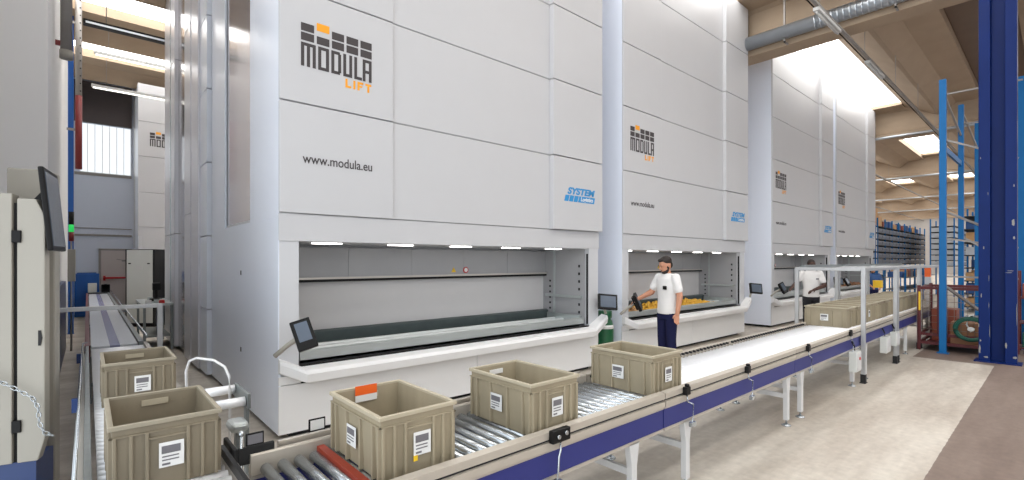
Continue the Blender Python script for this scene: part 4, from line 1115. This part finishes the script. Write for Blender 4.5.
def person(label, loc, rz, sk, trm, rh, rel, lh, lel, hyaw, hpitch, hairy, scale=1.0, rdir=None, ldir=None, lean=0.0):
    p = thing('person', label, 'person', loc, rz); p.scale = (scale,)*3
    shR = Vector((-.185, .0, 1.435)); shL = Vector((.185, .0, 1.435))
    b = MB()
    hc = Vector((0, -.035, 1.615)); R = head(b, hc, hyaw, hpitch)
    limb(b, [(0, .015, 1.42), (0, -.01, 1.53)], [.062, .055])
    trunk(b, [(.88, 0, 0, .15, .10), (1.0, 0, 0, .145, .095), (1.15, 0, 0, .14, .09), (1.3, 0, 0, .165, .10), (1.42, 0, .005, .16, .085), (1.47, 0, .01, .08, .06)])
    limb(b, [shR, rel, rh], [.056, .047, .031]); limb(b, [shL, lel, lh], [.056, .047, .031])
    hand(b, rh, rdir or (Vector(rh)-Vector(rel)), (0, 0, -1) if abs((Vector(rh)-Vector(rel)).normalized().z) < .8 else (0, -1, 0), .35)
    hand(b, lh, ldir or (Vector(lh)-Vector(lel)), (0, 0, -1) if abs((Vector(lh)-Vector(lel)).normalized().z) < .8 else (1, -.4, 0), .4)
    for s_ in (-1, 1):
        limb(b, [(s_*.09, 0, .90), (s_*.10, -.01, .50), (s_*.11, .02, .10)], [.085, .055, .038])
        limb(b, [(s_*.11, .03, .05), (s_*.115, -.12, .04)], [.04, .032])
    body = skin(b, 'body', sk, p, .0075, 2)
    # shirt
    s = MB()
    trunk(s, [(.875, 0, 0, .178, .125), (.95, 0, -.002, .172, .122), (1.1, 0, 0, .165, .118), (1.28, 0, -.004, .188, .125), (1.41, 0, .0, .198, .108), (1.465, 0, .01, .125, .082), (1.492, 0, .012, .085, .074)])
    for sh, el in ((shR, Vector(rel)), (shL, Vector(lel))):
        limb(s, [sh+Vector((0, 0, -.01)), sh+(el-sh)*.4, sh+(el-sh)*.66], [.069, .066, .069])
    shirt = skin(s, 'shirt', 'shirt', p, .011, 5)
    t = MB()
    trunk(t, [(.80, 0, 0, .165, .115), (.92, 0, 0, .160, .112), (.97, 0, 0, .155, .108)])
    for s_ in (-1, 1): limb(t, [(s_*.085, 0, .86), (s_*.10, -.01, .50), (s_*.11, .02, .09)], [.098, .072, .062])
    skin(t, 'trousers', trm, p, .011, 3)
    for s_ in (-1, 1):
        f = MB(); f.ball((s_*.112, -.07, .035), .05, (.95, 2.6, .75), 16, 10); f.box(s_*.112-.045, s_*.112+.045, -.19, .055, 0, .02)
        f.build('shoe', 'black', p, bevel=.004)
    h = MB()
    if hairy:
        h.ball((0, .030, .052), .1, (.83, .95, .86), 24, 16); h.ball((0, -.035, .105), .045, (1.2, 1.1, .55), 14, 10)
        h.ball((0, .062, -.01), .07, (.95, .7, 1.0), 14, 10); 
        h.xf(R); ho = skin(h, 'hair', 'hair', p, .008, 2)
        h = MB(); h.ball((0, -.048, -.085), .055, (1.08, .9, .72), 16, 12); h.ball((.063, -.008, -.030), .020, (.7, 1, 2.0), 12, 8); h.ball((-.063, -.008, -.030), .020, (.7, 1, 2.0), 12, 8); h.ball((.052, -.035, -.075), .022, (.8, 1.3, 1), 12, 8); h.ball((-.052, -.035, -.075), .022, (.8, 1.3, 1), 12, 8); h.ball((0, -.096, -.040), .012, (2.2, .6, .5), 10, 6)
        h.xf(R); skin(h, 'beard', 'hair', p, .007, 2)
    else:
        h.ball((0, .020, .040), .1, (.79, .97, .92), 24, 16)
        h.xf(R); h.build('hair', 'hair', p)
    e = MB()
    for s_ in (-1, 1): e.ball((s_*.031, -.0895, .014), .008, (1.4, .5, .6), 8, 6)
    e.xf(R).build('eyes', 'black', p)
    e = MB()
    for s_ in (-1, 1): e.ball((s_*.033, -.088, .036), .009, (2.0, .5, .4), 8, 6)
    e.xf(R).build('eyebrows', 'hair', p)
    return p, shirt
p1, sh1 = person('bearded man in a white T-shirt and dark jeans touching a terminal', (6.66, 3.97, 0), math.radians(-108), 'skin', 'jeans',
    Vector((-.44, -.19, 1.08)), Vector((-.29, -.06, 1.19)), Vector((.25, -.03, .90)), Vector((.245, .02, 1.16)), math.radians(-10), math.radians(26), True, 1.0)
MB().box(.05, .125, -.134, -.118, 1.25, 1.305).build('chest_patch', 'black', p1, bevel=.004)
p2, sh2 = person('dark-skinned worker in a white T-shirt standing behind the crate queue', (12.38, 3.75, 0), math.radians(-52), 'skin_dark', 'trousers_black',
    Vector((-.42, -.10, 1.12)), Vector((-.30, .02, 1.20)), Vector((-.02, -.21, 1.05)), Vector((.25, -.08, 1.14)), math.radians(4), math.radians(6), False, .985)
MB().box(.06, .12, -.124, -.120, 1.28, 1.31).build('chest_print', 'print', p2)
# stooping person far behind, holding something yellow
p3, sh3 = person('distant person in dark blue beyond the guard frames', (19.3, 4.05, 0), math.radians(-60), 'skin', 'jeans',
    Vector((-.15, -.35, 1.0)), Vector((-.24, -.1, 1.12)), Vector((.12, -.36, .98)), Vector((.25, -.1, 1.12)), 0, math.radians(30), True, .86)
sh3.data.materials[0] = M['goods_blue']
yb_ = MB().box(-.12, .12, -.11, .11, 0, .22).box(-.125, .125, -.115, .115, .20, .23).build('yellow_box', 'yellow', bevel=.015)
yb_.location = (18.75, 3.8, .84); tag(yb_, 'yellow box held by the distant person in dark blue', 'box')
